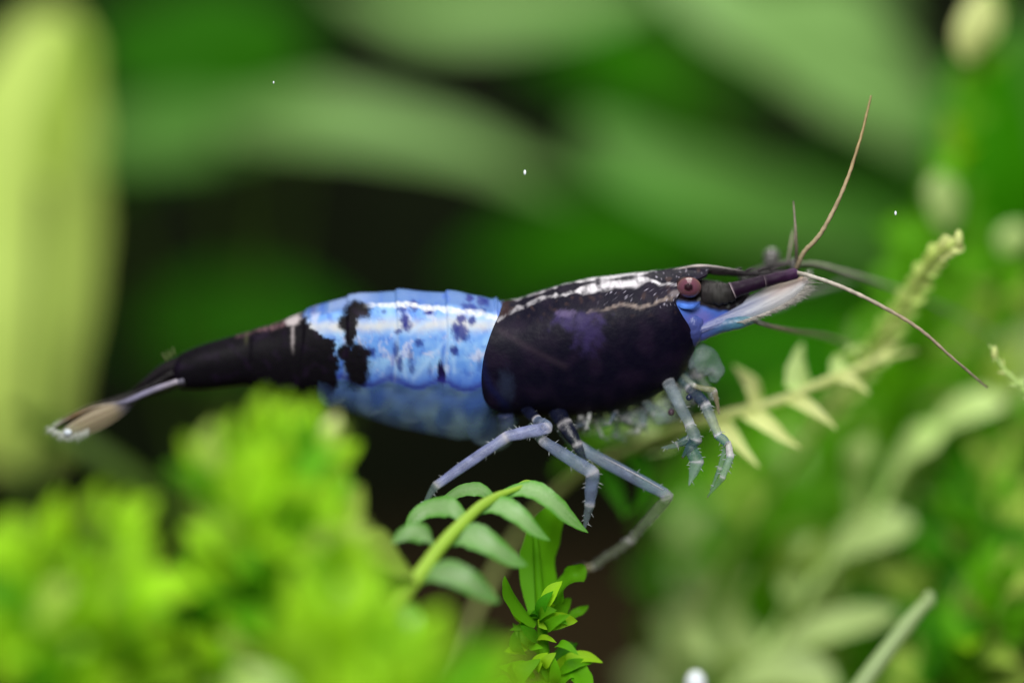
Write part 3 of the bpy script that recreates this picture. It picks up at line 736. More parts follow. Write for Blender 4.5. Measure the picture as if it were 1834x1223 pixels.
for k in range(44):
    x0 = random.uniform(1030, 1232); edge = float(np.interp(x0, [1030, 1100, 1150, 1200, 1232], [730, 716, 700, 668, 640])); dp = random.uniform(-.1, .75)
    ln = random.uniform(55, 125) * (0.55 + 0.6 * (x0 - 1030) / 200); a = R(random.uniform(10, 150)); y0 = edge - 26
    x1 = x0 + ln * .35 * math.cos(a) * .8 + random.uniform(0, 14); y1 = edge + random.uniform(8, 30); b = R(random.uniform(-10, 120)) if k % 3 else R(random.uniform(90, 200))
    x2 = x1 + ln * .45 * math.cos(b); y2 = y1 + ln * .40 * math.sin(b); c2 = b + R(random.uniform(-70, 70))
    x3 = x2 + ln * .25 * math.cos(c2); y3 = y2 + ln * .25 * math.sin(c2); r = random.uniform(.025, .085)
    c = random.choice([srgb(136, 156, 168), srgb(104, 128, 150), srgb(150, 162, 148), srgb(64, 84, 112), srgb(170, 176, 176), srgb(120, 130, 160)]) + (random.uniform(.22, .5),)
    limb('maxilliped' if k % 2 else 'gill_leg', [(x0, y0, dp), (x1, y1, dp - .15), (x2, y2, dp + random.uniform(-.25, .2)), (x3, y3, dp)], [r, r * 1.2, r * .85, r * .15], [c, c, c[:3] + (c[3] * .7,), LG2], hair=4, flat=random.uniform(.4, .9), n_per=7)
for (xa, ya, xb, yb, r, dp) in [(1090, 716, 1170, 752, .24, .35), (1150, 704, 1222, 742, .28, .3), (1196, 684, 1236, 724, .22, .1), (1050, 726, 1110, 752, .18, .4)]:
    tube('gill_membrane', [P(xa, ya, dp), P((xa + xb) / 2 + 4, (ya + yb) / 2 + 6, dp - .1), P(xb, yb, dp)], [r * .7, r, r * .35], M['limb'], shrimp, cols_l(srgb(120, 140, 152) + (.26,), srgb(146, 164, 170) + (.32,), srgb(150, 164, 160) + (.2,)), seg=16, n=22, flat=.3, bump=.4)
ball('pigment_spot', P(1234, 712, -.78), .055, M['limb'], shrimp, lambda d: srgb(26, 34, 70) + (1.0,), 14, 10)
ball('pigment_spot', P(1202, 738, -.5), .06, M['limb'], shrimp, lambda d: srgb(70, 44, 66) + (0.9,), 14, 10)

# ---- swimmerets: five pairs of glassy paddles under the abdomen
for side in (-1, 1):
    for k, (x0, y0, x1, y1) in enumerate([(872, 724, 892, 792), (802, 700, 836, 756), (730, 690, 768, 742), (662, 682, 698, 724), (598, 674, 624, 706)]):
        yy = -0.12 if side < 0 else 0.3
        ctr = [(x0 - 6, y0 - 10), (x0 + (x1 - x0) * .35, y0 + (y1 - y0) * .4), (x0 + (x1 - x0) * .75, y0 + (y1 - y0) * .75), (x1 + 4, y1)]
        paddle('swimmeret', ctr, [26, 46, 42, 12], yy, yy + 0.12, lambda t, u: mixc(srgb(66, 96, 150), srgb(104, 128, 140), sstep(0.3, 1, t) + .2 * math.sin(u * 5)) + (0.13 - 0.06 * t + 0.03 * abs(u) + .05 * noise.noise(Vector((t * 4, u * 3, x0))),), M['limb'], shrimp, n=20, m=9)
tube('belly_fold', [P(905, 742, -.2), P(908, 766, -.1), P(902, 790, 0), P(884, 806, .1)], [.14, .16, .12, .03], M['limb'], shrimp, cols_l(srgb(60, 70, 110) + (.5,), srgb(84, 100, 120) + (.38,), srgb(96, 112, 112) + (.3,), LG2), seg=14, n=26, bump=.15)

# ---- tail fan
def fan_col(a, b, c):
    return lambda t, u: (mixc(mixc(a, b, sstep(0.1, 0.55, t)), c, sstep(0.6, 0.95, t)) + (0.95 - 0.15 * sstep(.5, 1, t),))
DKT = (0.008, 0.006, 0.009)
paddle('telson', [(330, 660), (296, 668), (262, 686), (236, 700)], [26, 18, 9, 2], 0.28, 0.34, fan_col(DKT, DKT, srgb(26, 22, 20)), M['shell'], shrimp, n=24, m=8)
paddle('tail_fin', [(326, 676), (290, 692), (240, 708), (200, 724), (150, 742), (104, 762)], [12, 10, 9, 11, 13, 4], 0.42, 0.62, fan_col(DKT, srgb(30, 26, 26), srgb(70, 58, 44)), M['limb'], shrimp, n=30, m=8)
fin = paddle('tail_fin', [(330, 684), (290, 694), (245, 712), (212, 733), (172, 752), (128, 772), (108, 776)], [7, 6, 7, 14, 19, 14, 3], -0.02, 0.12,
       lambda t, u: mixc(mixc(srgb(130, 126, 150), srgb(112, 108, 132), t * 1.2), mixc(mixc(srgb(158, 140, 116), srgb(204, 190, 162), .5 + .5 * math.sin(u * 11 + t * 3)), srgb(215, 218, 210), sstep(.74, .96, t + .06 * u)), sstep(.42, .55, t)) + (0.82 - .3 * sstep(.6, 1, t) - .2 * abs(u) ** 3,), M['limb'], shrimp, n=40, m=10)
paddle('tail_fin', [(318, 668), (270, 694), (210, 720), (168, 728), (120, 752), (92, 766)], [10, 8, 6, 6, 8, 3], 0.30, 0.5, lambda t, u: mixc(mixc(DKT, srgb(60, 52, 40), sstep(.3, .6, t)), srgb(176, 190, 178), sstep(.8, .95, t)) + (0.85,), M['limb'], shrimp, n=30, m=8)
tube('fin_edge', [P(318, 683, -.08), P(270, 700, -.06), P(225, 720, -.02), P(200, 723, .02), P(165, 730, .06), P(125, 748, .1), P(96, 764, .14)], [.05, .055, .04, .022, .02, .02, .012], M['limb'], fin, cols_l(srgb(160, 152, 170), srgb(140, 136, 168), srgb(110, 108, 132), srgb(170, 160, 140), srgb(150, 120, 84), srgb(190, 190, 180)), seg=10, n=50)
ball('fin_spot', P(121, 774, -.02), .06, M['limb'], fin, lambda d: srgb(225, 235, 250) + (1.0,), 14, 10, (1.2, .5, .9))
V, F, K = [], [], []
for i in range(150):
    t = random.uniform(0, 1); x0 = 88 + 70 * t + random.uniform(-4, 6); y0 = 764 + 12 * math.sin(t * 3.1) + 4 * t + random.uniform(-3, 3); a = math.pi * (0.80 - .35 * t) + random.uniform(-.2, .2); l = random.uniform(7, 16)
    v, f, k = tube_geo([P(x0, y0, .05), P(x0 + l * .5 * math.cos(a), y0 + l * .5 * math.sin(a), .05), P(x0 + l * math.cos(a), y0 + l * math.sin(a) + 1, .05)], [.007, .005, .002], [srgb(200, 204, 200) + (.5,), srgb(180, 186, 180) + (.3,)], seg=5, n=4)
    oo = len(V); V += v; K += k; F += [tuple(oo + q for q in p) for p in f]
tag(mesh_obj('fringe', V, F, M['hair'], fin, K), kind='stuff')
for (x0, y0, x1, y1) in [(300, 646, 291, 632), (306, 641, 300, 628), (312, 636, 309, 622)]:
    tube('bristle', [P(x0, y0, .2), P(x1, y1, .18)], [.012, .003], M['hair'], shrimp, cols_l(srgb(120, 124, 84), srgb(150, 150, 110)), seg=6, n=5)

# ================================================================= PLANTS
rnd = random.Random(21)
# ---- shared leaf blades, one unit long, along +X, width along Y
def unit_leaf(k, ratio, bend, kind, mat):
    pts = [(0, 0, 0), (0.35, 0, 0.10 * bend), (0.7, 0.02 * k, 0.02 * bend), (1.0, 0.05 * (k - 2), -0.16 * bend)]
    sp = spline(pts, 9); V, F = [], []
    for i in range(9):
        t = i / 8; w = ratio * blade_profile(t, kind)
        for j in range(5):
            u = -1 + j / 2
            V.append((sp[i][0], sp[i][1] + u * w, sp[i][2] + 0.22 * w * abs(u) ** 1.4 + 0.03 * ratio * math.sin(i * 1.7 + k) * u))
    for i in range(8):
        for j in range(4): F.append((i * 5 + j, i * 5 + j + 1, i * 5 + j + 6, i * 5 + j + 5))
    me = bpy.data.meshes.new('leaf'); me.from_pydata(V, [], F); me.polygons.foreach_set('use_smooth', [True] * len(F))
    me.materials.append(mat); me.update(); return me
_leafs = {}
def leaf_mesh(mat, ratio, kind):
    key = (mat, ratio, kind)
    if key not in _leafs: _leafs[key] = [unit_leaf(k, ratio * (0.85 + 0.1 * k), 0.5 + 0.45 * k, kind, M[mat]) for k in range(4)]
    return _leafs[key]
def put_leaf(parent, me, pos, d, n, length):
    o = bpy.data.objects.new('leaf', me); C.objects.link(o); o.parent = parent
    x = d.normalized(); z = n - x * n.dot(x)
    if z.length < 1e-3: z = Vector((0.1, 0.2, 1)) - x * x.z
    z.normalize(); y = z.cross(x)
    m = Matrix((x, y, z)).transposed().to_4x4() @ Matrix.Scale(length, 4)
    m.translation = pos - root_of(parent).location
    o.matrix_local = m
    return o
def frond(parent, pts, leaf_px, ratio, step, mats, r0=0.06, r1=0.03, stem_mat='moss_mid', angle=55, normal=(0, -0.75, 0.66), jit=0.35, start=0.0, kind='lance', tip=True, taper=0.55, droop=0.0):
    """a moss shoot: one stem and two ranks of leaves; every leaf an object"""
    W = [P(*p) for p in pts]
    tube('stem', W, [r0, (r0 + r1) / 2, r1], M[stem_mat], parent, seg=7, n=26, bump=0.1)
    sp = spline([tuple(w) for w in W], 120)
    L = np.concatenate([[0], np.cumsum(np.linalg.norm(np.diff(sp, axis=0), axis=1))]); tot = L[-1]
    s = start * tot; sd = 1; N0 = Vector(normal).normalized(); made = 0
    while s < tot:
        i = min(118, max(1, int(np.searchsorted(L, s)))); p = Vector(sp[i]); tg = Vector(sp[i + 1] - sp[i - 1]).normalized()
        n = (N0 + Vector((rnd.gauss(0, jit), rnd.gauss(0, jit), rnd.gauss(0, jit)))).normalized()
        side = tg.cross(n).normalized() * sd
        a = R(angle + rnd.uniform(-14, 14)) * (1 - 0.35 * s / tot)
        d = tg * math.cos(a) + side * math.sin(a) + Vector((0, 0, -droop)) + n * rnd.uniform(-0.1, 0.35)
        ln = leaf_px / 100 * (1 - taper * (s / tot) ** 3) * rnd.uniform(0.8, 1.15)
        put_leaf(parent, rnd.choice(leaf_mesh(rnd.choice(mats), ratio, kind)), p, d, n, ln); made += 1
        s += step / 100 * rnd.uniform(0.8, 1.2); sd = -sd
    if tip: put_leaf(parent, leaf_mesh(mats[0], ratio, kind)[1], Vector(sp[-2]), Vector(sp[-1] - sp[-4]), N0, leaf_px / 100 * 0.55)
    return made
def clump(label, base, tips, leaf_px, ratio, step, mats, group=None, cat='moss', stem_mat='moss_mid', start=0.15, shift=(0, 0), **kw):
    """several shoots from one foot on the soil"""
    b = P(*base)
    e = empty('moss_clump', b, label, cat, group)
    for t in tips:
        t = (t[0] + shift[0], t[1] + shift[1]) + tuple(t[2:])
        bx = base[0] + rnd.uniform(-60, 60) + 0.25 * (t[0] - base[0]); by = base[1] + rnd.uniform(-10, 40); bz = base[2] + rnd.uniform(-.8, .8)
        m1 = (bx + (t[0] - bx) * 0.30 + rnd.uniform(-20, 20), by + (t[1] - by) * 0.45, bz + (t[2] - bz) * 0.4)
        m2 = (bx + (t[0] - bx) * 0.68 + rnd.uniform(-15, 15), by + (t[1] - by) * 0.80, bz + (t[2] - bz) * 0.8)
        frond(e, [(bx, by, bz), m1, m2, t[:3]], leaf_px * rnd.uniform(.85, 1.15), ratio, step, t[3] if len(t) > 3 else mats, stem_mat=stem_mat, start=start, **kw)
    return e

# ---- the sharp frond under the shrimp's legs, every leaf built after the photograph
f1 = empty('fern_frond', P(560, 1330, -5.2), 'green frond with pale arching leaves under the shrimp\'s walking legs', 'fern')
tube('stem', [P(560, 1330, -5.2), P(640, 1180, -4.2), P(676, 1128, -3.6), P(740, 1042, -2.85), P(810, 955, -2.15), P(872, 898, -1.6), P(938, 870, -1.2)], [.15, .15, .14, .13, .11, .085, .03], M['frond_stem'], f1, seg=12, n=60, bump=.16, flat=.7)
def custom(parent, pts, hw, mat, side=(0.25, 0.55, 0.8), kind='tongue', cup=0.3, **kw):
    return ribbon('leaf', [P(*p) for p in pts], hw / 100, side, M[mat], parent, kind=kind, cup=cup, **kw)
for pts, hw, sd in [
    ([(902, 884, -1.2), (948, 876, -1.3), (988, 898, -1.35), (1022, 930, -1.2), (1054, 954, -1.0)], 27, (0.45, 0.5, 0.75)),
    ([(852, 916, -1.5), (892, 905, -1.6), (928, 922, -1.7), (958, 950, -1.65), (986, 968, -1.5)], 27, (0.4, 0.5, 0.8)),
    ([(800, 972, -2.0), (842, 960, -2.1), (884, 980, -2.2), (918, 1002, -2.1), (944, 1012, -2.0)], 33, (0.4, 0.5, 0.8)),
    ([(742, 1040, -2.6), (790, 1024, -2.8), (836, 1040, -2.9), (872, 1064, -2.8), (896, 1078, -2.7)], 34, (0.35, 0.5, 0.8)),
    ([(690, 1110, -3.3), (722, 1098, -3.6), (738, 1120, -3.8), (730, 1150, -3.8), (712, 1170, -3.7)], 30, (0.7, 0.4, 0.6)),
    ([(884, 892, -1.3), (856, 876, -1.1), (826, 878, -1.0), (798, 894, -.9), (772, 908, -.9)], 18, (-0.3, 0.5, 0.85)),
    ([(836, 932, -1.7), (806, 908, -1.6), (768, 910, -1.5), (740, 928, -1.5), (722, 956, -1.5)], 27, (-0.4, 0.5, 0.8)),
    ([(786, 985, -2.2), (760, 955, -2.2), (728, 954, -2.3), (700, 974, -2.4)], 30, (-0.4, 0.5, 0.8)),
    ([(745, 1035, -2.8), (700, 985, -3.4), (650, 985, -4.0), (610, 1030, -4.4)], 56, (-0.3, 0.5, 0.8)),
    ([(700, 1100, -3.6), (650, 1050, -4.2), (590, 1060, -4.8), (550, 1110, -5.0)], 60, (-0.3, 0.5, 0.8))]:
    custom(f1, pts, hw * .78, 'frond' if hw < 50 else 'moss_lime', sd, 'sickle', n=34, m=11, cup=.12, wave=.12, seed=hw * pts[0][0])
custom(f1, [(925, 876, -1.02), (945, 868, -.95), (962, 872, -.9)], 9, 'frond_stem', (0.3, .5, .8), 'lance')

# ---- upright green shoot beside it
f4 = empty('moss_shoot', P(985, 1420, -.4), 'upright bright green moss shoot below the frond tip, a leg resting on its curled leaf', 'moss')
tube('stem', [P(985, 1420, -.4), P(985, 1300, -.4), P(975, 1180, -.45), P(968, 1090, -.5), P(962, 1000, -.5), P(958, 950, -.5)], [.13, .12, .11, .09, .07, .04], M['moss_mid'], f4, seg=10, n=40)
for pts, hw, kd, mt, sd in [
    ([(965, 1115, -.5), (968, 1060, -.4), (966, 1000, -.3), (985, 940, -.3), (1012, 900, -.3)], 36, 'oval', 'moss_mid', (1, .35, .1)),
    ([(975, 1085, -.5), (1000, 1060, -.4), (1026, 1034, -.4), (1048, 1012, -.3)], 24, 'oval', 'moss_mid', (0.6, .3, .8)),
    ([(960, 1118, -.7), (934, 1092, -.8), (914, 1062, -.8), (904, 1030, -.7)], 20, 'lance', 'moss_mid', (0.7, .4, -.6)),
    ([(985, 1125, -.4), (1010, 1112, -.3), (1036, 1096, -.3), (1054, 1084, -.2)], 11, 'lance', 'moss_mid', (0.5, .4, .8)),
    ([(995, 1205, -.5), (1018, 1184, -.5), (1048, 1176, -.5), (1080, 1186, -.5)], 13, 'lance', 'moss_bright', (0.2, .5, .9)),
    ([(1000, 1235, -.6), (1022, 1202, -.6), (1040, 1212, -.6), (1060, 1240, -.6)], 22, 'oval', 'moss_mid', (0.2, .5, .9)),
    ([(990, 1180, -.4), (1010, 1165, -.3), (1030, 1158, -.3), (1034, 1150, -.3)], 12, 'oval', 'moss_dark', (0.5, .5, .7))]:
    custom(f4, pts, hw, mt, sd, kd, n=20, m=7)
for k in range(54):
    y = rnd.uniform(1075, 1300); sgn = -1 if k % 2 else 1; wd = 8 + 46 * sstep(1080, 1220, y)
    base = P(968 + rnd.uniform(-wd, wd), y, -.6 + rnd.uniform(-.3, .3)); a = rnd.uniform(-.5, 1.3)
    d = Vector((sgn * math.cos(a) * rnd.uniform(.3, 1), rnd.uniform(-1, .4), math.sin(a) * .9))
    put_leaf(f4, rnd.choice(leaf_mesh(rnd.choice(['moss_mid', 'moss_mid', 'moss_bright', 'moss_dark']), rnd.choice([.15, .2, .26]), 'lance')), base, d, Vector((rnd.uniform(-.6, .6), -.7, rnd.uniform(-.2, .8))), rnd.uniform(.3, .7))

# ---- pale toothed frond behind the shrimp's front legs
f2 = empty('fern_frond', P(760, 1300, 5.0), 'pale yellow-green frond with pointed leaves behind the shrimp\'s front legs', 'fern')
tube('stem', [P(760, 1300, 5.0), P(900, 1000, 4.4), P(1020, 860, 3.4), P(1130, 806, 2.6), P(1220, 768, 2.1), P(1310, 742, 1.7), P(1400, 716, 1.5), P(1490, 678, 1.6), P(1570, 648, 2.0), P(1640, 628, 2.4)], [.08, .08, .08, .085, .10, .105, .095, .085, .07, .03], M['moss_cream'], f2, seg=10, n=70, bump=.08)
for pts, hw, mt in [
    ([(1362, 728, 1.6), (1352, 690, 1.6), (1332, 668, 1.7), (1312, 652, 1.8)], 30, 'moss_cream'),
    ([(1440, 700, 1.5), (1432, 664, 1.6), (1432, 638, 1.8), (1438, 612, 2.0)], 38, 'moss_pale'),
    ([(1510, 668, 1.7), (1508, 648, 1.9), (1522, 630, 2.0), (1540, 616, 2.2)], 30, 'moss_pale'),
    ([(1575, 648, 2.0), (1580, 630, 2.2), (1600, 615, 2.4), (1622, 604, 2.6)], 22, 'moss_cream'),
    ([(1500, 676, 1.6), (1525, 682, 1.5), (1545, 696, 1.5), (1558, 706, 1.5)], 18, 'moss_cream'),
    ([(1410, 712, 1.5), (1444, 728, 1.3), (1476, 750, 1.2), (1500, 770, 1.2)], 22, 'moss_cream'),
    ([(1340, 738, 1.6), (1374, 760, 1.3), (1404, 784, 1.2), (1436, 804, 1.2)], 24, 'moss_cream'),
    ([(1286, 752, 1.8), (1312, 786, 1.4), (1336, 812, 1.2), (1362, 838, 1.1)], 22, 'moss_cream'),
    ([(1230, 766, 2.0), (1214, 792, 2.0), (1190, 806, 2.1), (1150, 816, 2.2)], 20, 'moss_pale'),
    ([(1180, 785, 2.3), (1150, 770, 2.6), (1115, 772, 2.8), (1080, 790, 3.0)], 26, 'moss_pale'),
    ([(1000, 850, 5.0), (1060, 800, 5.0), (1130, 770, 5.2), (1220, 760, 5.4)], 46, 'moss_mid'),
    ([(1240, 700, 6.0), (1180, 730, 5.6), (1110, 740, 5.4), (1040, 760, 5.4)], 34, 'moss_pale'),
    ([(1130, 806, 2.6), (1150, 850, 2.4), (1140, 900, 2.3), (1110, 925, 2.2)], 30, 'moss_dark'),
    ([(1070, 830, 3.0), (1095, 870, 2.8), (1110, 900, 2.6), (1120, 930, 2.4)], 26, 'moss_dark')]:
    custom(f2, pts, hw * .9, mt, (0.6, .45 + .3 * math.sin(hw * 7), .6), 'tri', n=22, m=9, cup=.35, wave=.14, seed=pts[0][0])

# ---- crinkled cream twig at the right
f3 = empty('moss_shoot', P(1180, 1250, 8.0), 'cream crinkled moss shoot tip crossing behind the long feelers', 'moss')
tube('stem', [P(1180, 1250, 8.0), P(1330, 960, 7.0), P(1440, 800, 5.6), P(1520, 690, 4.4), P(1580, 606, 3.2), P(1630, 530, 2.0), P(1668, 470, 1.0), P(1700, 444, .5), P(1716, 428, .4)], [.07, .07, .075, .075, .07, .06, .055, .05, .03], M['twig'], f3, seg=10, n=60, bump=.12)
sp = spline([(1440, 800, 5.6), (1520, 690, 4.4), (1580, 606, 3.2), (1630, 530, 2.0), (1668, 470, 1.0), (1700, 444, .5)], 30)
for i, q in enumerate(sp[2:]):
    sd = 1 if i % 2 else -1; t = i / 28
    p = P(*q); d = Vector((0.5 + sd * .6, -.25 + rnd.uniform(-.3, .3), 0.75 - sd * .5 + rnd.uniform(-.2, .2)))
    put_leaf(f3, leaf_mesh('twig' if t < .8 else 'moss_cream', .5, 'oval')[i % 4], p, d, Vector((-.3 * sd, -.8, .3)), .38 - .10 * t)
ball('tip', P(1717, 427, .35), .10, M['moss_cream'], f3, lambda d: (1, 1, 1, 1), 14, 10, (.8, .8, 1.5))
# ---- fine toothed twig on the right edge
f5 = empty('moss_shoot', P(1990, 1300, 1.5), 'fine pale toothed twig poking in at the right edge, white at its tip', 'moss')
frond(f5, [(1990, 1300, 1.5), (1960, 1000, 1.2), (1900, 780, .8), (1838, 700, .4), (1800, 664, .3), (1779, 630, .2)], 34, .14, 13, ['moss_pale', 'moss_cream'], .05, .03, 'moss_pale', 60, start=.55)
ball('tip', P(1781, 632, .2), .075, M['moss_cream'], f5, lambda d: (1, 1, 1, 1), 14, 10, (.8, .8, 1.6))
# ---- smooth grey-green stem in the lower right corner
f6 = empty('plant_stem', P(1420, 1420, 1.0), 'smooth grey-green stem slanting up out of the lower right moss', 'stem')
tube('stem', [P(1420, 1420, 1.0), P(1500, 1290, 1.1), P(1570, 1190, 1.2), P(1630, 1112, 1.4), P(1664, 1074, 1.5)], [.22, .20, .17, .15, .10], M['grey_stem'], f6, seg=14, n=40, bump=.06)
ball('tip', P(1664, 1074, 1.5), .14, M['grey_stem'], f6, lambda d: (1, 1, 1, 1), 16, 12, (.9, .9, 1.2))

# ---- blurred clumps of moss in front, left
B, MI, DK, PA, CR = ['moss_bright'], ['moss_mid'], ['moss_dark'], ['moss_pale'], ['moss_cream']
BM = ['moss_bright', 'moss_bright', 'moss_mid', 'moss_lime', 'moss_bright', 'moss_mid']
clump('bright blurred moss clump rising under the shrimp\'s tail', (500, 1380, -5.0),
      [(370, 850, -6.4), (415, 860, -6.2), (415, 812, -6.2), (465, 790, -6.0), (515, 785, -6.0), (560, 792, -5.6), (588, 806, -5.0, CR + B), (560, 860, -5.6), (500, 850, -6.4), (450, 920, -6.6), (540, 930, -6.2), (585, 900, -5.6), (490, 990, -6.6), (590, 990, -6.2)],
      140, .24, 27, BM, r0=.08, r1=.04, taper=.35, jit=.6)
clump('bright blurred moss clump in the lower left corner', (130, 1430, -6.0),
      [(40, 1020, -7.4), (105, 975, -7.0), (165, 955, -7.2, B + ['moss_lime']), (212, 970, -6.8), (60, 1080, -7.6), (145, 1055, -7.6, B), (240, 1050, -7.2), (-30, 1005, -7.0), (185, 1130, -8.0), (95, 1190, -8.2), (255, 1140, -7.6), (0, 1150, -8.0)],
      150, .24, 29, BM, r0=.08, r1=.04, taper=.35, jit=.6)
clump('deep green moss filling the gap between the two bright front clumps', (360, 1420, -2.6),
      [(345, 1050, -4.2), (375, 1020, -4.0), (410, 1010, -3.8), (445, 1060, -3.6), (370, 1110, -4.4), (470, 1030, -3.0), (330, 1160, -4.6), (430, 1160, -4.2), (500, 1070, -3.2)],
      140, .24, 40, ['moss_dark', 'moss_dark', 'moss_mid'], r0=.07, r1=.03)
clump('bright blurred moss mass along the bottom middle, in front of the frond', (700, 1460, -8.5),
      [(540, 1120, -8.6), (570, 1050, -8.2), (600, 980, -7.4), (660, 960, -7.2, ['moss_bright', 'moss_pale']), (620, 1100, -9), (700, 1180, -9.4), (760, 1170, -9), (820, 1150, -8.6), (880, 1160, -8.2), (910, 1200, -8), (600, 1180, -9.4), (520, 1180, -9, PA + B), (840, 1220, -9.6), (760, 1110, -8)],
      180, .22, 32, BM, r0=.09, r1=.04, taper=.35, jit=.6, shift=(-5, 85))

# ---- blurred moss to the right, behind
clump('tall yellow-green moss shoot with a cream tip at the upper right', (1500, 1380, 8.0),
      [(1765, 30, 7.2, MI + MI + B), (1690, 330, 6.6, MI), (1610, 450, 7.2, MI), (1740, 440, 7.0, MI), (1800, 490, 6.2, MI)],
      150, .34, 46, MI, r0=.16, r1=.07, start=.62)
tipe = bpy.data.objects['moss_clump.004'] if 'moss_clump.004' in bpy.data.objects else None
for pts, hw, mt in [([(1735, 110, 6.0), (1748, 70, 5.8), (1762, 30, 5.8), (1768, -20, 5.9)], 46, 'moss_cream'), ([(1700, 410, 6.4), (1698, 370, 6.2), (1688, 340, 6.1), (1680, 310, 6.1)], 36, 'moss_pale'), ([(1820, 460, 6.2), (1824, 430, 6.0), (1830, 400, 6)], 40, 'moss_pale')]:
    if tipe: custom(tipe, pts, hw, mt, (1, .3, .3), 'oval')
clump('broad mass of blurred green moss at the lower right', (1620, 1450, 7.0),
      [(1690, 900, 7.0, MI + DK + ['moss_lime']), (1700, 820, 6.4, MI + DK + ['moss_lime']), (1770, 780, 6.0, MI + ['moss_lime']), (1830, 760, 6.0, MI + ['moss_lime']), (1720, 920, 6, DK), (1800, 900, 5.6, MI + DK + ['moss_lime']), (1680, 1010, 5.6, DK), (1760, 1040, 5, MI + DK + ['moss_lime']), (1830, 1010, 5.0, MI + ['moss_lime']), (1860, 880, 5.6, MI + ['moss_lime']), (1690, 1140, 5.2, MI + DK + ['moss_lime']), (1730, 1150, 4.6, DK), (1810, 1130, 4.4, MI + ['moss_lime']), (1800, 1050, 3.4, MI + B), (1660, 1210, 5.4, MI + ['moss_lime'])],
      150, .26, 36, MI, r0=.08, r1=.04)
br = empty('moss_branch', P(1180, 1440, 6.6), 'pale leafy branch slanting up to the right behind the grey-green stem', 'moss')
tube('stem', [P(1180, 1440, 6.6), P(1330, 1220, 6.4), P(1450, 1060, 6.2), P(1560, 930, 6.0), P(1640, 820, 5.9), P(1740, 735, 5.8)], [.12, .13, .13, .12, .10, .05], M['moss_pale'], br, seg=10, n=40)
for pts, hw in [([(1300, 1260, 6.0), (1290, 1200, 5.8), (1270, 1150, 5.7), (1240, 1120, 5.6)], 52), ([(1370, 1170, 6.2), (1330, 1130, 5.9), (1330, 1070, 5.7), (1350, 1020, 5.6)], 50), ([(1400, 1130, 6.1), (1430, 1060, 5.8), (1430, 1010, 5.6), (1460, 960, 5.5)], 58),
                ([(1470, 1040, 6.0), (1520, 980, 5.7), (1580, 950, 5.5), (1640, 940, 5.4)], 50), ([(1540, 950, 6.0), (1550, 880, 5.7), (1540, 830, 5.5), (1560, 780, 5.4)], 44), ([(1580, 910, 5.9), (1620, 840, 5.6), (1650, 800, 5.4), (1690, 770, 5.3)], 58),
                ([(1660, 800, 5.8), (1710, 750, 5.5), (1750, 730, 5.3), (1800, 720, 5.2)], 42), ([(1390, 1170, 5.6), (1460, 1130, 5.4), (1540, 1110, 5.2), (1610, 1095, 5.0)], 32), ([(1320, 1230, 5.6), (1400, 1200, 5.4), (1450, 1210, 5.3), (1500, 1240, 5.2)], 46)]:
    custom(br, pts, hw, 'moss_pale', (.35 if hw % 4 else -.3, .5, .8), 'oval', n=20, m=9, cup=.3)
clump('blurred mid green moss behind the shrimp\'s front claws', (1360, 1420, 12.0),
      [(1230, 900, 12, MI + PA), (1290, 860, 12), (1340, 820, 12.4), (1400, 780, 12), (1460, 840, 11.4, MI + PA), (1520, 780, 12), (1580, 720, 12), (1620, 640, 12), (1560, 640, 11.5, PA + MI), (1700, 560, 10.5, ['moss_lime', 'moss_mid']), (1240, 980, 11, PA + MI), (1380, 900, 11), (1450, 940, 11), (1540, 880, 11), (1200, 950, 12, DK + MI), (1680, 640, 11), (1740, 600, 9.5, ['moss_lime', 'moss_pale']), (1800, 560, 9, ['moss_lime', 'moss_mid']), (1830, 650, 9, PA), (1780, 690, 8.5, ['moss_lime', 'moss_pale']), (1690, 690, 9, ['moss_lime', 'moss_pale'])],
      200, .34, 60, MI + MI + ['moss_lime'], r0=.10, r1=.05, start=.2)

# ---- broad-leaved plants behind
def broad_plant(label, foot, leaves, cat='plant'):
    b = Vector((P(*foot).x, foot[2], ground_z(P(*foot).x, foot[2]))); e = empty('broad_leaf_plant', b, label, cat)
    for spec in leaves:
        pts, hw, mt, sd = spec[:4]; kd = spec[4] if len(spec) > 4 else 'oval'
        ribbon('leaf', [P(*p) for p in pts], hw / 100 * (D + pts[0][2]) / D, sd, M[mt], e, kind=kd, n=34, m=13, cup=spec[5] if len(spec) > 5 else .22, wave=.05, seed=pts[0][0])
        q = P(*pts[0]); far = b.y + 1.5
        mid1 = Vector((q.x * .85 + b.x * .15, q.y + 1.0, q.z - .8)); mid2 = Vector((b.x * .7 + q.x * .3, far, (q.z + b.z) / 2 - 1))
        tube('stalk', [q, mid1, mid2, b], [.10, .13, .16, .2], M['stalk'], e, seg=8, n=26)
    return e
UP = (0, .75, .66); FACE = (0.0, .35, .94)
broad_plant('large pale yellow-green leaf standing out of focus at the left edge', (20, 1080, 10.5),
      [([(36, 830, 15.5), (42, 600, 15), (48, 400, 15), (64, 200, 15), (108, 20, 15)], 134, 'broad_light', (1, .35, 0), 'knob', .32),
       ([(76, 330, 11.2), (100, 220, 11), (120, 120, 11), (128, 40, 11)], 40, 'moss_lime', (1, .2, .1), 'oval', .2)])
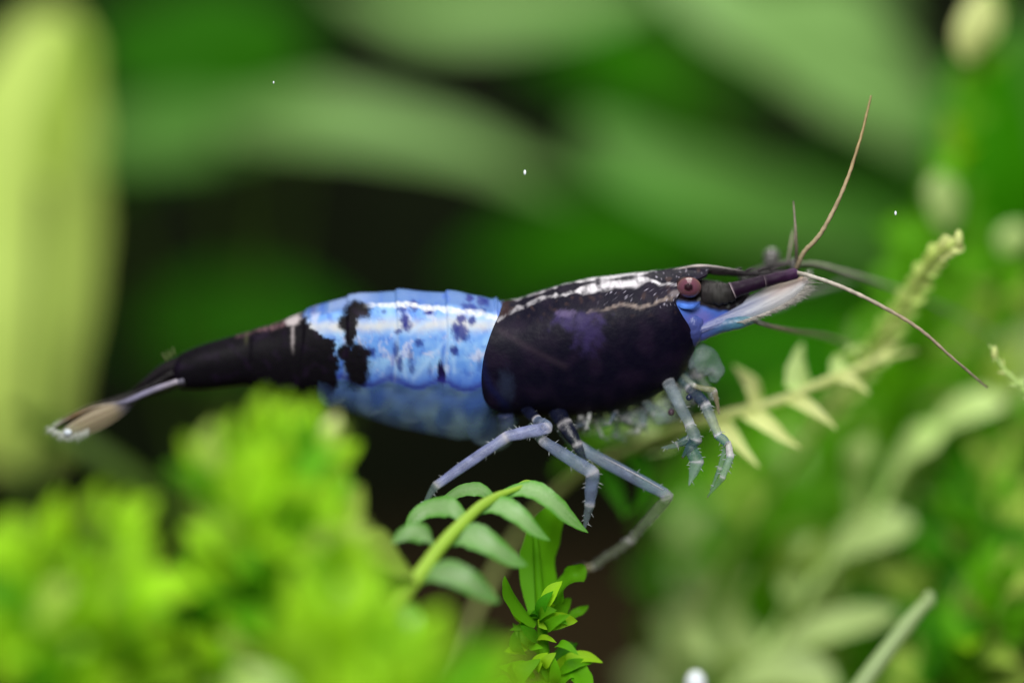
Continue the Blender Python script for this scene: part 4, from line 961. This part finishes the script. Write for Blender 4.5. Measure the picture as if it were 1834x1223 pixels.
broad_plant('dark green broad-leaved plant at the back left, one pale leaf lying across', (420, 1060, 25),
      [([(400, 215, 21), (560, 215, 20), (720, 240, 20), (880, 285, 20), (1030, 350, 21)], 84, 'broad_pale', UP, 'sickle', .12),
       ([(120, 270, 22), (240, 250, 22), (380, 235, 22), (520, 240, 22)], 66, 'broad_mid', (0, .55, .83), 'oval', .12),
       ([(560, 60, 25), (430, 70, 24), (300, 90, 23), (160, 60, 23)], 125, 'broad_deep', FACE, 'oval', .2),
       ([(640, 610, 27), (500, 570, 26), (360, 570, 26), (220, 620, 26)], 80, 'broad_deep', FACE, 'oval', .2),
       ([(160, 330, 24), (230, 290, 24), (300, 260, 24), (400, 280, 24)], 60, 'broad_mid', FACE, 'oval', .2)])
broad_plant('big pale green broad-leaved plant at the back right above the shrimp\'s head', (1420, 1040, 24),
      [([(1740, 270, 19), (1620, 170, 18), (1470, 75, 18), (1320, 0, 18), (1180, -90, 19)], 130, 'broad_pale', (0.4, .7, .6), 'oval', .15),
       ([(1640, 440, 22), (1460, 390, 21), (1300, 340, 20), (1160, 290, 20), (1040, 220, 21)], 85, 'broad_mid', (0.2, .7, .7), 'oval', .15),
       ([(1160, -40, 26), (1030, -10, 25), (890, 8, 24), (760, 12, 24), (590, -50, 25)], 78, 'broad_pale', UP, 'oval', .15),
       ([(1330, 210, 28), (1200, 130, 27), (1080, 90, 27), (930, 100, 28)], 85, 'broad_vivid', FACE, 'oval', .2),
       ([(1400, 460, 30), (1200, 430, 29), (1000, 430, 29), (820, 500, 30)], 85, 'broad_vivid', FACE, 'oval', .2),
       ([(1250, 900, 24), (1420, 860, 23), (1600, 820, 23), (1800, 840, 24)], 150, 'broad_vivid', FACE, 'oval', .2),
       ([(1500, 700, 25), (1600, 620, 24), (1720, 560, 24), (1860, 560, 24)], 120, 'broad_vivid', FACE, 'oval', .2),
       ([(1800, 470, 27), (1640, 420, 26), (1500, 380, 26), (1340, 330, 26)], 90, 'broad_vivid', FACE, 'oval', .2),
       ([(1720, 620, 26), (1560, 600, 25), (1400, 600, 25), (1220, 650, 25)], 95, 'broad_vivid', FACE, 'oval', .2),
       ([(1620, 40, 21), (1560, 0, 21), (1480, -20, 21), (1380, -30, 21)], 60, 'broad_pale', UP, 'oval', .15)])
broad_plant('vivid green broad leaf at the upper right edge behind the tall shoot', (1860, 1060, 17),
      [([(1840, 480, 16), (1800, 340, 15), (1780, 200, 15), (1800, 60, 15)], 110, 'broad_vivid', (1, .3, 0), 'oval', .2),
       ([(1900, 300, 17), (1880, 200, 17), (1840, 100, 17), (1830, 20, 17)], 90, 'broad_mid', (1, .3, 0), 'oval', .2)])
d8 = empty('plant_stem', P(400, 1180, 9), 'dim olive stem slanting down behind the shrimp\'s tail', 'stem')
tube('stem', [P(400, 1180, 9), P(330, 960, 8.5), P(230, 860, 8), P(110, 780, 8), P(20, 740, 9)], [.32, .30, .28, .24, .14], M['stalk'], d8, seg=12, n=40)

# ---- drifting particles and one pale grain in front
for (x, y, yy, r, lab) in [(940, 309, -.8, .035, 'tiny white particle drifting above the middle of the shrimp\'s back'), (1604, 382, -.8, .03, 'tiny white particle drifting beside the yellow-green shoot, right of the feelers'), (490, 148, -.8, .018, 'faintest tiny white particle drifting high at the left')]:
    o = ball('particle', P(x, y, yy), r, M['speck'], None, lambda d: (1, 1, 1, 1), 12, 8, (.7, .7, 1.3)); tag(o, lab, 'particle', 'white particles drifting in the water')
g = ball('pebble', P(1246, 1224, 1.5), .22, M['speck'], None, lambda d: (1, 1, 1, 1), 18, 12, (.9, .9, 1.15)); tag(g, 'small white rounded pebble tip at the bottom edge', 'pebble')
